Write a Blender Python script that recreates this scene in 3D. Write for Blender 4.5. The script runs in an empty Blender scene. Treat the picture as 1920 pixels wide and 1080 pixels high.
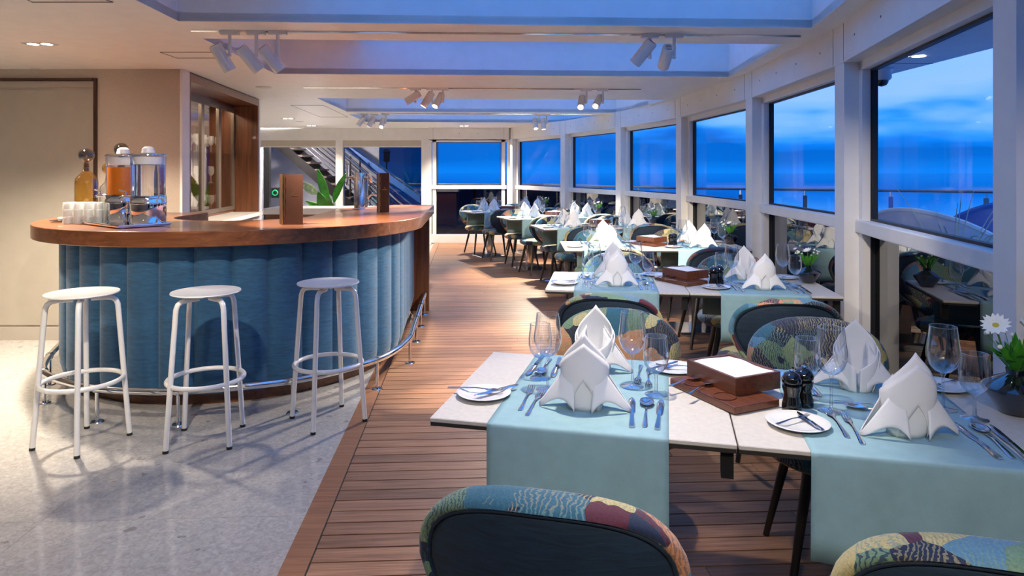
import bpy, bmesh, math, random
from math import sin, cos, pi, radians as R
from mathutils import Vector, Matrix
random.seed(7)
sc = bpy.context.scene
col = sc.collection

# ------------------------------------------------------------------ camera
F, CX, CY, HC = 1250.0, 960.0, 321.0, 1.42        # focal length in px, principal row, eye height
cam = bpy.data.objects.new('camera', bpy.data.cameras.new('camera'))
col.objects.link(cam)
cam.location = (0, 0, HC); cam.rotation_euler = (R(90), 0, 0)
cam.data.sensor_width = 36; cam.data.sensor_fit = 'HORIZONTAL'
cam.data.lens = 36 * F / 1920
cam.data.shift_y = -(540 - CY) / 1920
cam.data.clip_start = .05; cam.data.clip_end = 8000
sc.camera = cam

# ------------------------------------------------------------------ view + sky
sc.view_settings.view_transform = 'Standard'
sc.view_settings.look = 'None'
sc.view_settings.exposure = 0.15
sc.view_settings.gamma = 1.0
sc.view_settings.use_curve_mapping = False
sc.cycles.use_denoising = True
sc.cycles.max_bounces = 10
sc.cycles.diffuse_bounces = 5
sc.cycles.transparent_max_bounces = 32
sc.cycles.sample_clamp_indirect = 6.0
sc.cycles.caustics_reflective = False
sc.cycles.caustics_refractive = False

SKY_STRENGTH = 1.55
world = bpy.data.worlds.new('dusk_sky'); sc.world = world
world.use_nodes = True
nt = world.node_tree; nt.nodes.clear()
wo = nt.nodes.new('ShaderNodeOutputWorld'); bg = nt.nodes.new('ShaderNodeBackground')
tc = nt.nodes.new('ShaderNodeTexCoord'); sep = nt.nodes.new('ShaderNodeSeparateXYZ')
mp = nt.nodes.new('ShaderNodeMapping'); mp.inputs['Scale'].default_value = (2.4, 2.4, 9)
nz = nt.nodes.new('ShaderNodeTexNoise'); nz.inputs['Scale'].default_value = 1.5; nz.inputs['Detail'].default_value = 4; nz.inputs['Roughness'].default_value = .5
mp2 = nt.nodes.new('ShaderNodeMapping'); mp2.inputs['Scale'].default_value = (1.5, 1.5, 60)
nz2 = nt.nodes.new('ShaderNodeTexNoise'); nz2.inputs['Scale'].default_value = 1.5; nz2.inputs['Detail'].default_value = 3
m1 = nt.nodes.new('ShaderNodeMath'); m1.operation = 'MULTIPLY_ADD'; m1.inputs[1].default_value = .24
m2 = nt.nodes.new('ShaderNodeMath'); m2.operation = 'ADD'
m3 = nt.nodes.new('ShaderNodeMath'); m3.operation = 'MULTIPLY_ADD'; m3.inputs[1].default_value = .016; m3.inputs[2].default_value = -.008
mr = nt.nodes.new('ShaderNodeMapRange'); mr.inputs['From Min'].default_value = -.03; mr.inputs['From Max'].default_value = .27
rp = nt.nodes.new('ShaderNodeValToRGB')
def ramp(node, stops):
    e = node.color_ramp.elements
    while len(e) > 1: e.remove(e[-1])
    for i, (p, c) in enumerate(stops):
        el = e[0] if i == 0 else e.new(p)
        el.position = p; el.color = (*c, 1)
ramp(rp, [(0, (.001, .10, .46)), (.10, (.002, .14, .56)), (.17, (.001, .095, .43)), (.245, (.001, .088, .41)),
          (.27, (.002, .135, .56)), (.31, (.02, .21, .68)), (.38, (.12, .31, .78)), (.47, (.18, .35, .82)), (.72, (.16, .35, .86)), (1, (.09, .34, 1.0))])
L = nt.links.new
L(tc.outputs['Generated'], sep.inputs[0]); L(tc.outputs['Generated'], mp.inputs[0]); L(mp.outputs[0], nz.inputs['Vector'])
L(tc.outputs['Generated'], mp2.inputs[0]); L(mp2.outputs[0], nz2.inputs['Vector'])
L(nz.outputs['Fac'], m1.inputs[0]); m1.inputs[2].default_value = -.12
L(sep.outputs['Z'], m2.inputs[0]); L(m1.outputs[0], m2.inputs[1])
# cloud noise fades near the horizon line
m4 = nt.nodes.new('ShaderNodeMapRange'); m4.inputs['From Min'].default_value = .0; m4.inputs['From Max'].default_value = .07
m5 = nt.nodes.new('ShaderNodeMath'); m5.operation = 'MULTIPLY'
L(sep.outputs['Z'], m4.inputs['Value']); L(m1.outputs[0], m5.inputs[0]); L(m4.outputs[0], m5.inputs[1])
L(m5.outputs[0], m2.inputs[1])
L(nz2.outputs['Fac'], m3.inputs[0])
m6 = nt.nodes.new('ShaderNodeMath'); m6.operation = 'ADD'
L(m2.outputs[0], m6.inputs[0]); L(m3.outputs[0], m6.inputs[1])
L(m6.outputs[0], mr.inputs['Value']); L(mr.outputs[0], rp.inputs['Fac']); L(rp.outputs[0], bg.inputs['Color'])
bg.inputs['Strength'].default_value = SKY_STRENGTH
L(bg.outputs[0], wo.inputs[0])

WARM = (1.0, .86, .67)
SPOT_W = 4.0          # overall factor on the track spots
DOWN_W = 3.5          # overall factor on the downlights
ZC = 2.28             # ceiling height

# ------------------------------------------------------------------ helpers
def at(px, py, z):
    Y = F * (HC - z) / (py - CY)
    return Vector(((px - CX) / F * Y, Y, z))
def atY(px, py, Y):
    return Vector(((px - CX) / F * Y, Y, HC - (py - CY) / F * Y))

class MB:
    def __init__(s): s.v = []; s.f = []
    def add(s, vs, fs):
        n = len(s.v); s.v += [tuple(v) for v in vs]; s.f += [tuple(i + n for i in f) for f in fs]; return s
    def box(s, c, d, rz=0, m=None):
        x, y, z = d[0] / 2, d[1] / 2, d[2] / 2
        vs = [Vector((i * x, j * y, k * z)) for i in (-1, 1) for j in (-1, 1) for k in (-1, 1)]
        M = Matrix.Translation(Vector(c)) @ Matrix.Rotation(rz, 4, 'Z') if m is None else m
        return s.add([M @ v for v in vs], [(0, 1, 3, 2), (4, 6, 7, 5), (0, 4, 5, 1), (2, 3, 7, 6), (0, 2, 6, 4), (1, 5, 7, 3)])
    def tube(s, pts, r, n=8, closed=False, cap=True):
        pts = [Vector(p) for p in pts]; N = len(pts); rs = r if isinstance(r, (list, tuple)) else [r] * N
        rings = []; ref = None
        for i, p in enumerate(pts):
            if closed: t = pts[(i + 1) % N] - pts[i - 1]
            else: t = pts[min(i + 1, N - 1)] - pts[max(i - 1, 0)]
            t.normalize()
            if ref is None: ref = Vector((0, 0, 1)) if abs(t.z) < .9 else Vector((1, 0, 0))
            a = ref - t * ref.dot(t)
            if a.length < 1e-5: a = t.orthogonal()
            a.normalize(); ref = a; b = t.cross(a)
            rings.append([p + (a * cos(2 * pi * k / n) + b * sin(2 * pi * k / n)) * rs[i] for k in range(n)])
        vs = [v for ring in rings for v in ring]; fs = []
        for i in range(N if closed else N - 1):
            j = (i + 1) % N
            for k in range(n): fs.append((i * n + k, i * n + (k + 1) % n, j * n + (k + 1) % n, j * n + k))
        if cap and not closed:
            fs.append(tuple(range(n - 1, -1, -1))); fs.append(tuple((N - 1) * n + k for k in range(n)))
        return s.add(vs, fs)
    def lathe(s, prof, n=20, c=(0, 0, 0), M=None):
        vs = []; fs = []; idx = []
        for r, z in prof:
            if r < 1e-6: idx.append([len(vs)]); vs.append(Vector((c[0], c[1], c[2] + z)))
            else:
                idx.append(list(range(len(vs), len(vs) + n)))
                vs += [Vector((c[0] + r * cos(2 * pi * k / n), c[1] + r * sin(2 * pi * k / n), c[2] + z)) for k in range(n)]
        for a, b in zip(idx, idx[1:]):
            for k in range(n):
                q = [a[k % len(a)], a[(k + 1) % len(a)], b[(k + 1) % len(b)], b[k % len(b)]]
                o = []
                for i in q:
                    if i not in o: o.append(i)
                if len(o) > 2: fs.append(tuple(o))
        if M is not None: vs = [M @ v for v in vs]
        return s.add(vs, fs)
    def prism(s, poly, z0, z1):
        n = len(poly)
        vs = [(p[0], p[1], z0) for p in poly] + [(p[0], p[1], z1) for p in poly]
        fs = [tuple(range(n - 1, -1, -1)), tuple(range(n, 2 * n))] + [(i, (i + 1) % n, n + (i + 1) % n, n + i) for i in range(n)]
        return s.add(vs, fs)
    def grid(s, fn, nu, nv, cu=False):
        vs = [fn(i / (nu if cu else nu - 1), j / (nv - 1)) for j in range(nv) for i in range(nu)]
        fs = []
        for j in range(nv - 1):
            for i in range(nu if cu else nu - 1):
                k = (i + 1) % nu
                fs.append((j * nu + i, j * nu + k, (j + 1) * nu + k, (j + 1) * nu + i))
        return s.add(vs, fs)
    def mesh(s, name, mat, sharp=40):
        me = bpy.data.meshes.new(name); me.from_pydata(s.v, [], s.f)
        bm = bmesh.new(); bm.from_mesh(me); bmesh.ops.recalc_face_normals(bm, faces=bm.faces); bm.to_mesh(me); bm.free()
        me.materials.append(mat)
        if sharp:
            me.polygons.foreach_set('use_smooth', [True] * len(me.polygons)); me.set_sharp_from_angle(angle=R(sharp))
        me.update(); return me
    def build(s, name, mat, parent=None, sharp=40, loc=None, rz=0):
        o = bpy.data.objects.new(name, s.mesh(name, mat, sharp)); col.objects.link(o)
        if parent: o.parent = parent
        if loc is not None: o.location = loc
        if rz: o.rotation_euler.z = rz
        return o
def obj_of(name, me, parent=None, loc=(0, 0, 0), rz=0):
    o = bpy.data.objects.new(name, me); col.objects.link(o); o.parent = parent; o.location = loc; o.rotation_euler = (0, 0, rz); return o
def empty(name, loc=(0, 0, 0), rz=0, label=None, cat=None, group=None, kind=None):
    o = bpy.data.objects.new(name, None); col.objects.link(o); o.empty_display_size = .05
    o.location = loc; o.rotation_euler = (0, 0, rz); tag(o, label, cat, group, kind); return o
def tag(o, label=None, cat=None, group=None, kind=None):
    if label: o['label'] = label
    if cat: o['category'] = cat
    if group: o['group'] = group
    if kind: o['kind'] = kind
    return o
KIDS = {}
def copy_tree(o, parent=None):
    c = o.copy(); col.objects.link(c); c.parent = parent
    for ch in KIDS.get(o, o.children): copy_tree(ch, c)
    return c
PROTO = {}
def place(key, factory, loc, rz=0, label=None, cat=None, group=None, scale=None, rot=None):
    if key not in PROTO:
        o = factory(); PROTO[key] = o
        def walk(x):
            KIDS[x] = list(x.children)
            for y in KIDS[x]: walk(y)
        walk(o)
    else: o = copy_tree(PROTO[key])
    o.location = loc; o.rotation_euler = rot if rot else (0, 0, rz)
    o.scale = (scale, scale, scale) if scale else (1, 1, 1)
    for k in ('label', 'category', 'group'):
        if k in o: del o[k]
    tag(o, label, cat, group); return o
def bevel(o, w, seg=2):
    m = o.modifiers.new('bevel', 'BEVEL'); m.width = w; m.segments = seg; m.limit_method = 'ANGLE'; return o
def solid(o, t, off=0):
    m = o.modifiers.new('solidify', 'SOLIDIFY'); m.thickness = t; m.offset = off; return o
def subsurf(o, n=1):
    m = o.modifiers.new('subsurf', 'SUBSURF'); m.levels = n; m.render_levels = n; return o

# ------------------------------------------------------------------ materials
def new_mat(name):
    m = bpy.data.materials.new(name); m.use_nodes = True
    n = m.node_tree; b = n.nodes['Principled BSDF']; return m, n, b
def plain(name, c, rough=.5, metal=0, spec=.5, bump=0, bscale=200, coat=0, var=0, vscale=8):
    m, n, b = new_mat(name)
    b.inputs['Base Color'].default_value = (*c, 1); b.inputs['Roughness'].default_value = rough; b.inputs['Metallic'].default_value = metal
    b.inputs['Specular IOR Level'].default_value = spec; b.inputs['Coat Weight'].default_value = coat
    t = n.nodes.new('ShaderNodeTexCoord'); x = n.nodes.new('ShaderNodeTexNoise')
    n.links.new(t.outputs['Object'], x.inputs['Vector'])
    x.inputs['Scale'].default_value = vscale; x.inputs['Detail'].default_value = 3
    v = max(var, .03)
    r = n.nodes.new('ShaderNodeValToRGB')
    ramp(r, [(.3, tuple(k * (1 - v) for k in c)), (.7, tuple(min(1, k * (1 + v)) for k in c))])
    n.links.new(x.outputs['Fac'], r.inputs['Fac']); n.links.new(r.outputs[0], b.inputs['Base Color'])
    if bump:
        y = n.nodes.new('ShaderNodeTexNoise'); y.inputs['Scale'].default_value = bscale
        n.links.new(t.outputs['Object'], y.inputs['Vector'])
        bp = n.nodes.new('ShaderNodeBump'); bp.inputs['Strength'].default_value = bump; bp.inputs['Distance'].default_value = .002
        n.links.new(y.outputs['Fac'], bp.inputs['Height']); n.links.new(bp.outputs[0], b.inputs['Normal'])
    return m
def wood(name, c0, c1, scale=(1.5, 30, 30), rough=.4, coat=0, rnd=.25, spec=.5):
    m, n, b = new_mat(name); N = n.nodes; K = n.links.new
    t = N.new('ShaderNodeTexCoord'); oi = N.new('ShaderNodeObjectInfo')
    ad = N.new('ShaderNodeVectorMath'); ad.operation = 'ADD'
    ml = N.new('ShaderNodeMath'); ml.operation = 'MULTIPLY'; ml.inputs[1].default_value = 23.7
    K(oi.outputs['Random'], ml.inputs[0]); K(t.outputs['Object'], ad.inputs[0]); K(ml.outputs[0], ad.inputs[1])
    mp = N.new('ShaderNodeMapping'); mp.inputs['Scale'].default_value = scale; K(ad.outputs[0], mp.inputs[0])
    x = N.new('ShaderNodeTexNoise'); x.inputs['Scale'].default_value = 1.6; x.inputs['Detail'].default_value = 6; x.inputs['Roughness'].default_value = .6; x.inputs['Distortion'].default_value = .6
    K(mp.outputs[0], x.inputs['Vector'])
    r = N.new('ShaderNodeValToRGB'); ramp(r, [(.3, c0), (.7, c1)]); K(x.outputs['Fac'], r.inputs['Fac'])
    hs = N.new('ShaderNodeHueSaturation'); K(r.outputs[0], hs.inputs['Color'])
    vr = N.new('ShaderNodeMapRange'); vr.inputs['To Min'].default_value = 1 - rnd; vr.inputs['To Max'].default_value = 1 + rnd
    K(oi.outputs['Random'], vr.inputs['Value']); K(vr.outputs[0], hs.inputs['Value'])
    K(hs.outputs[0], b.inputs['Base Color']); b.inputs['Roughness'].default_value = rough; b.inputs['Coat Weight'].default_value = coat
    b.inputs['Specular IOR Level'].default_value = spec
    bp = N.new('ShaderNodeBump'); bp.inputs['Strength'].default_value = .15; bp.inputs['Distance'].default_value = .001
    K(x.outputs['Fac'], bp.inputs['Height']); K(bp.outputs[0], b.inputs['Normal'])
    return m
def thin_glass(name, tint=(1, 1, 1), refl=.08, edge=.6, rough=.0, power=3.0):
    """thin clear sheet: lets light straight through (tinted) and mirrors more at grazing angles"""
    m = bpy.data.materials.new(name); m.use_nodes = True; n = m.node_tree; N = n.nodes; N.clear(); K = n.links.new
    o = N.new('ShaderNodeOutputMaterial'); mx = N.new('ShaderNodeMixShader'); tr = N.new('ShaderNodeBsdfTransparent'); gl = N.new('ShaderNodeBsdfGlossy')
    tr.inputs['Color'].default_value = (*tint, 1); gl.inputs['Roughness'].default_value = rough; gl.inputs['Color'].default_value = (1, 1, 1, 1)
    lw = N.new('ShaderNodeLayerWeight'); lw.inputs['Blend'].default_value = .5
    pw = N.new('ShaderNodeMath'); pw.operation = 'POWER'; pw.inputs[1].default_value = power
    ma = N.new('ShaderNodeMath'); ma.operation = 'MULTIPLY_ADD'; ma.inputs[1].default_value = edge; ma.inputs[2].default_value = refl; ma.use_clamp = True
    K(lw.outputs['Facing'], pw.inputs[0]); K(pw.outputs[0], ma.inputs[0]); K(ma.outputs[0], mx.inputs[0]); K(tr.outputs[0], mx.inputs[1]); K(gl.outputs[0], mx.inputs[2]); K(mx.outputs[0], o.inputs[0])
    return m
def glow(name, c, s):
    m, n, b = new_mat(name); b.inputs['Emission Color'].default_value = (*c, 1); b.inputs['Emission Strength'].default_value = s; b.inputs['Base Color'].default_value = (*c, 1); return m

M = {}
M['white_paint'] = plain('white_paint', (.80, .78, .75), .5, bump=.05, bscale=60)
M['ceiling'] = plain('ceiling_panel', (.86, .84, .81), .45)
M['coffer'] = plain('coffer_panel', (.84, .85, .87), .5)
M['wallpaper'] = plain('textured_wallcovering', (.47, .40, .33), .7, bump=.3, bscale=350, var=.05, vscale=120)
M['door'] = plain('door_laminate', (.36, .32, .27), .5, bump=.1, bscale=300)
M['brown_trim'] = plain('dark_brown_trim', (.05, .022, .012), .4)
M['base_metal'] = plain('baseboard_paint', (.36, .32, .28), .45)
M['walnut'] = wood('walnut_veneer', (.095, .03, .011), (.235, .085, .034), (1.2, 22, 22), .28, .25, .05)
M['walnut_v'] = wood('walnut_vertical', (.085, .028, .010), (.21, .075, .028), (22, 22, 1.2), .35, .1, .08)
M['plank'] = wood('teak_plank', (.165, .080, .047), (.36, .195, .115), (2.2, 45, 45), .42, 0, .22, .4)
M['border_wood'] = wood('teak_border', (.19, .085, .044), (.33, .16, .085), (2.0, 40, 40), .38, 0, .08)
M['caulk'] = plain('black_caulk', (.012, .010, .010), .7)
M['walnut_box'] = wood('walnut_box', (.06, .018, .008), (.17, .055, .026), (4, 50, 50), .35, .1, .1)
M['steel'] = plain('polished_steel', (.72, .72, .73), .12, 1)
M['chrome'] = plain('chrome', (.85, .85, .87), .05, 1)
M['cutlery'] = plain('cutlery_steel', (.75, .75, .78), .10, 1)
M['white_enamel'] = plain('white_enamel', (.78, .77, .75), .25, coat=.2)
M['rubber'] = plain('black_rubber', (.012, .012, .012), .6)
M['black_metal'] = plain('black_metal', (.012, .012, .013), .4)
M['ebony'] = plain('black_stained_wood', (.014, .011, .010), .35)
M['black_gloss'] = plain('black_lacquer', (.004, .004, .005), .08, coat=.6)
M['gasket'] = plain('black_gasket', (.006, .007, .01), .5)
M['laminate'] = plain('table_laminate', (.62, .58, .52), .42, var=.06, vscale=60)
M['laminate_edge'] = plain('table_edge', (.03, .028, .025), .4)
M['runner'] = plain('blue_linen', (.27, .44, .49), .85, bump=.35, bscale=900, var=.06, vscale=25)
M['napkin'] = plain('white_linen', (.83, .83, .84), .85, bump=.25, bscale=700)
M['porcelain'] = plain('white_porcelain', (.82, .81, .78), .15, coat=.4)
M['stone_white'] = plain('white_solid_surface', (.82, .78, .72), .3)
M['menu'] = plain('brown_leather', (.045, .015, .008), .4, bump=.1, bscale=300)
M['gold'] = plain('gold_foil', (.75, .45, .16), .3, 1)
M['leaf'] = plain('green_leaf', (.05, .26, .018), .35, var=.35, vscale=14)
M['leaf_pale'] = plain('variegated_leaf', (.42, .60, .30), .4, var=.4, vscale=30)
M['stem'] = plain('green_stem', (.10, .22, .04), .5)
M['petal'] = plain('white_petal', (.85, .84, .74), .6)
M['yellow_eye'] = plain('flower_eye', (.55, .42, .05), .7)
M['dark_wall'] = plain('dark_outdoor_wall', (.035, .032, .032), .6)
M['grey_wall'] = plain('grey_outdoor_wall', (.36, .36, .37), .6)
M['stair_steel'] = plain('dark_stair_steel', (.03, .027, .025), .35, .5)
M['tread'] = plain('stair_tread', (.10, .075, .06), .5)
M['deck'] = plain('outer_deck', (.26, .25, .26), .6, var=.1)
M['lounge_white'] = plain('outdoor_white_shell', (.62, .60, .66), .5)
M['lounge_blue'] = plain('outdoor_blue_shell', (.02, .13, .42), .5)
M['grass'] = plain('pale_grass', (.55, .62, .52), .6)
M['pot'] = plain('dark_planter', (.05, .05, .055), .5)
M['vent'] = plain('pale_grey_vent', (.55, .53, .5), .5)
M['seam'] = plain('shadow_gap', (.16, .15, .14), .7)
M['bronze'] = plain('bronze_frame', (.17, .13, .10), .4, .4)
M['shade'] = plain('roller_shade', (.52, .46, .38), .8, bump=.2, bscale=400)
M['pane'] = thin_glass('clear_pane', (.985, .99, 1.0), .004, .05)
M['pane_low'] = thin_glass('dark_tinted_pane', (.11, .12, .14), .055, .55, power=2.2)
M['pane_dark'] = thin_glass('smoked_pane', (.36, .37, .42), .02, .3)
M['skyglass'] = thin_glass('skylight_glass', (.90, .97, 1.0), .02, .3)
M['cab_glass'] = thin_glass('cabinet_glass', (.86, .83, .80), .12, .4)
M['wineglass'] = thin_glass('wine_glass', (.95, .96, .97), .085, 1.0, 0, 1.6)
M['tumbler'] = thin_glass('tumbler_glass', (.95, .96, .96), .10, .7, .03, 1.5)
tn = M['tumbler'].node_tree; to = next(n for n in tn.nodes if n.type == 'OUTPUT_MATERIAL'); tl = to.inputs[0].links[0].from_socket
tdf = tn.nodes.new('ShaderNodeBsdfDiffuse'); tdf.inputs['Color'].default_value = (.9, .92, .92, 1); tmx = tn.nodes.new('ShaderNodeMixShader'); tmx.inputs[0].default_value = .30
tn.links.new(tl, tmx.inputs[1]); tn.links.new(tdf.outputs[0], tmx.inputs[2]); tn.links.new(tmx.outputs[0], to.inputs[0])
M['balustrade'] = thin_glass('balustrade_glass', (.80, .97, 1.0), .05, .4)
M['amber'] = thin_glass('amber_glass', (.86, .66, .30), .06, .75, .02, 2.2)
M['smoke'] = thin_glass('smoke_glass', (.42, .41, .40), .08, .8, 0, 2.2)
M['clear_dec'] = thin_glass('clear_decanter_glass', (.82, .88, .90), .07, .8, 0, 2.0)
M['vase'] = thin_glass('dark_vase_glass', (.16, .17, .19), .07, .7, 0, 2.2)
M['tank'] = thin_glass('dispenser_tank', (.94, .95, .96), .06, .8, 0, 2.2)
M['water'] = thin_glass('water_body', (.93, .95, .97), .05, .6, 0, 2.5)
def refr(name, c, ior):
    m, n, b = new_mat(name); b.inputs['Transmission Weight'].default_value = 1; b.inputs['IOR'].default_value = ior; b.inputs['Roughness'].default_value = 0; b.inputs['Base Color'].default_value = (*c, 1); return m
M['water'] = refr('clear_water', (.97, .98, 1), 1.33)
M['juice'] = plain('orange_juice', (.62, .17, .012), .25)
M['frosted'] = plain('frosted_ice_tube', (.75, .74, .80), .35)
M['lamp_on'] = glow('lamp_face', (1, .86, .66), 9.0)
M['lamp_soft'] = glow('outdoor_lamp_face', (1, .9, .78), 12.0)
M['green_led'] = glow('green_led', (.02, .8, .25), 1.5)
M['rail_dark'] = plain('dark_rail_steel', (.10, .11, .13), .35, .6)
M['sea'] = plain('sea_water', (.002, .09, .38), .04)

def mat_terrazzo():
    m, n, b = new_mat('terrazzo'); N = n.nodes; K = n.links.new
    t = N.new('ShaderNodeTexCoord')
    a = N.new('ShaderNodeTexNoise'); a.inputs['Scale'].default_value = 40; a.inputs['Detail'].default_value = 5; a.inputs['Distortion'].default_value = 1.2
    r = N.new('ShaderNodeValToRGB'); ramp(r, [(.30, (.33, .315, .305)), (.5, (.40, .385, .375)), (.70, (.47, .455, .445))])
    K(t.outputs['Object'], a.inputs['Vector']); K(a.outputs['Fac'], r.inputs['Fac'])
    v = N.new('ShaderNodeTexVoronoi'); v.inputs['Scale'].default_value = 9; v.inputs['Randomness'].default_value = 1
    w = N.new('ShaderNodeTexNoise'); w.inputs['Scale'].default_value = 14
    ad = N.new('ShaderNodeVectorMath'); ad.operation = 'MULTIPLY_ADD'; ad.inputs[1].default_value = (.1, .1, .1)
    K(w.outputs['Color'], ad.inputs[0]); K(t.outputs['Object'], w.inputs['Vector']); K(t.outputs['Object'], ad.inputs[2]); K(ad.outputs[0], v.inputs['Vector'])
    d = N.new('ShaderNodeMath'); d.operation = 'LESS_THAN'; d.inputs[1].default_value = .17
    sp = N.new('ShaderNodeSeparateColor'); K(v.outputs['Color'], sp.inputs[0])
    e = N.new('ShaderNodeMath'); e.operation = 'GREATER_THAN'; e.inputs[1].default_value = .80
    g = N.new('ShaderNodeMath'); g.operation = 'MULTIPLY'
    K(v.outputs['Distance'], d.inputs[0]); K(sp.outputs[0], e.inputs[0]); K(d.outputs[0], g.inputs[0]); K(e.outputs[0], g.inputs[1])
    g2 = N.new('ShaderNodeMath'); g2.operation = 'MULTIPLY'; g2.inputs[1].default_value = .55; K(g.outputs[0], g2.inputs[0])
    mx = N.new('ShaderNodeMix'); mx.data_type = 'RGBA'
    K(g2.outputs[0], mx.inputs[0]); K(r.outputs[0], mx.inputs[6]); mx.inputs[7].default_value = (.17, .145, .135, 1)
    K(mx.outputs[2], b.inputs['Base Color']); b.inputs['Roughness'].default_value = .09; b.inputs['Specular IOR Level'].default_value = .5
    return m
M['terrazzo'] = mat_terrazzo()

def mat_velvet(name, c, wr=.5, sheen=.25):
    m, n, b = new_mat(name); N = n.nodes; K = n.links.new
    t = N.new('ShaderNodeTexCoord'); mp = N.new('ShaderNodeMapping'); mp.inputs['Scale'].default_value = (14, 14, 75)
    x = N.new('ShaderNodeTexNoise'); x.inputs['Scale'].default_value = 1; x.inputs['Detail'].default_value = 3; x.inputs['Distortion'].default_value = .8
    K(t.outputs['Object'], mp.inputs[0]); K(mp.outputs[0], x.inputs['Vector'])
    r = N.new('ShaderNodeValToRGB'); ramp(r, [(.3, tuple(k * .75 for k in c)), (.7, tuple(k * 1.25 for k in c))])
    K(x.outputs['Fac'], r.inputs['Fac']); K(r.outputs[0], b.inputs['Base Color']); b.inputs['Roughness'].default_value = .75
    b.inputs['Sheen Weight'].default_value = sheen; b.inputs['Sheen Roughness'].default_value = .5
    bp = N.new('ShaderNodeBump'); bp.inputs['Strength'].default_value = wr; bp.inputs['Distance'].default_value = .004
    K(x.outputs['Fac'], bp.inputs['Height']); K(bp.outputs[0], b.inputs['Normal'])
    return m
M['velvet'] = mat_velvet('blue_channelled_velvet', (.014, .085, .185))
M['navy'] = mat_velvet('navy_ribbed_fabric', (.006, .023, .050), .4, .04)

def mat_pattern():
    m, n, b = new_mat('patchwork_fabric'); N = n.nodes; K = n.links.new
    t = N.new('ShaderNodeTexCoord'); oi = N.new('ShaderNodeObjectInfo')
    ml = N.new('ShaderNodeMath'); ml.operation = 'MULTIPLY'; ml.inputs[1].default_value = 61.3; K(oi.outputs['Random'], ml.inputs[0])
    ad = N.new('ShaderNodeVectorMath'); ad.operation = 'ADD'; K(t.outputs['Object'], ad.inputs[0]); K(ml.outputs[0], ad.inputs[1])
    w = N.new('ShaderNodeTexNoise'); w.inputs['Scale'].default_value = 9; K(ad.outputs[0], w.inputs['Vector'])
    wa = N.new('ShaderNodeVectorMath'); wa.operation = 'MULTIPLY_ADD'; wa.inputs[1].default_value = (.09, .09, .09); K(w.outputs['Color'], wa.inputs[0]); K(ad.outputs[0], wa.inputs[2])
    v = N.new('ShaderNodeTexVoronoi'); v.inputs['Scale'].default_value = 10.5; K(wa.outputs[0], v.inputs['Vector'])
    sp = N.new('ShaderNodeSeparateColor'); K(v.outputs['Color'], sp.inputs[0])
    r = N.new('ShaderNodeValToRGB'); r.color_ramp.interpolation = 'CONSTANT'
    ramp(r, [(0, (.010, .020, .055)), (.20, (.025, .13, .19)), (.34, (.16, .27, .16)), (.46, (.42, .36, .13)), (.56, (.55, .46, .20)), (.66, (.60, .27, .13)), (.74, (.10, .012, .028)), (.80, (.10, .24, .36)), (.90, (.012, .016, .035))])
    K(sp.outputs[0], r.inputs['Fac'])
    # woven motifs inside the patches
    wv = N.new('ShaderNodeTexWave'); wv.inputs['Scale'].default_value = 34; wv.inputs['Distortion'].default_value = 5; wv.inputs['Detail'].default_value = 2; wv.inputs['Detail Scale'].default_value = 3
    K(wa.outputs[0], wv.inputs['Vector'])
    gt = N.new('ShaderNodeMath'); gt.operation = 'GREATER_THAN'; gt.inputs[1].default_value = .72; K(wv.outputs['Fac'], gt.inputs[0])
    g3 = N.new('ShaderNodeMath'); g3.operation = 'MULTIPLY'; K(gt.outputs[0], g3.inputs[0]); K(sp.outputs[1], g3.inputs[1])
    r2 = N.new('ShaderNodeValToRGB'); r2.color_ramp.interpolation = 'CONSTANT'
    ramp(r2, [(0, (.03, .06, .10)), (.3, (.40, .36, .20)), (.6, (.16, .28, .26)), (.85, (.03, .04, .07))]); K(sp.outputs[2], r2.inputs['Fac'])
    mx = N.new('ShaderNodeMix'); mx.data_type = 'RGBA'; K(g3.outputs[0], mx.inputs[0]); K(r.outputs[0], mx.inputs[6]); K(r2.outputs[0], mx.inputs[7])
    fn = N.new('ShaderNodeTexNoise'); fn.inputs['Scale'].default_value = 260; K(ad.outputs[0], fn.inputs['Vector'])
    mm = N.new('ShaderNodeMapRange'); mm.inputs['To Min'].default_value = .55; mm.inputs['To Max'].default_value = 1.45; K(fn.outputs['Fac'], mm.inputs['Value'])
    hs = N.new('ShaderNodeHueSaturation'); K(mm.outputs[0], hs.inputs['Value']); K(mx.outputs[2], hs.inputs['Color'])
    K(hs.outputs[0], b.inputs['Base Color']); b.inputs['Roughness'].default_value = .75; b.inputs['Sheen Weight'].default_value = .15
    bp = N.new('ShaderNodeBump'); bp.inputs['Strength'].default_value = .3; bp.inputs['Distance'].default_value = .002
    K(fn.outputs['Fac'], bp.inputs['Height']); K(bp.outputs[0], b.inputs['Normal'])
    return m
M['pattern'] = mat_pattern()

# ================================================================== THE SETTING
SN = .05; CS = math.sqrt(1 - SN * SN)
def st(s, t, z=0): return Vector((s * CS - t * SN, s * SN + t * CS, z))     # room axes (across, along) to world
AX = math.atan2(SN, CS)

# posts of the bowed glass wall, far to near
P = [(.11, 13.27), (1.01, 11.48), (1.69, 9.73), (2.12, 7.89), (2.22, 5.81), (2.094, 3.93), (1.70, 2.06), (1.12, .25), (.42, -1.45)]
def arc_x(y):
    for a, b in zip(P, P[1:]):
        if b[1] <= y <= a[1]:
            k = (y - b[1]) / (a[1] - b[1]); return b[0] + (a[0] - b[0]) * k
    return P[0][0] if y > P[0][1] else P[-1][0]
YB = 13.27

def border_x(y): return -.725 - .066 * (y - 2.34)       # right edge of the timber border strip

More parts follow.
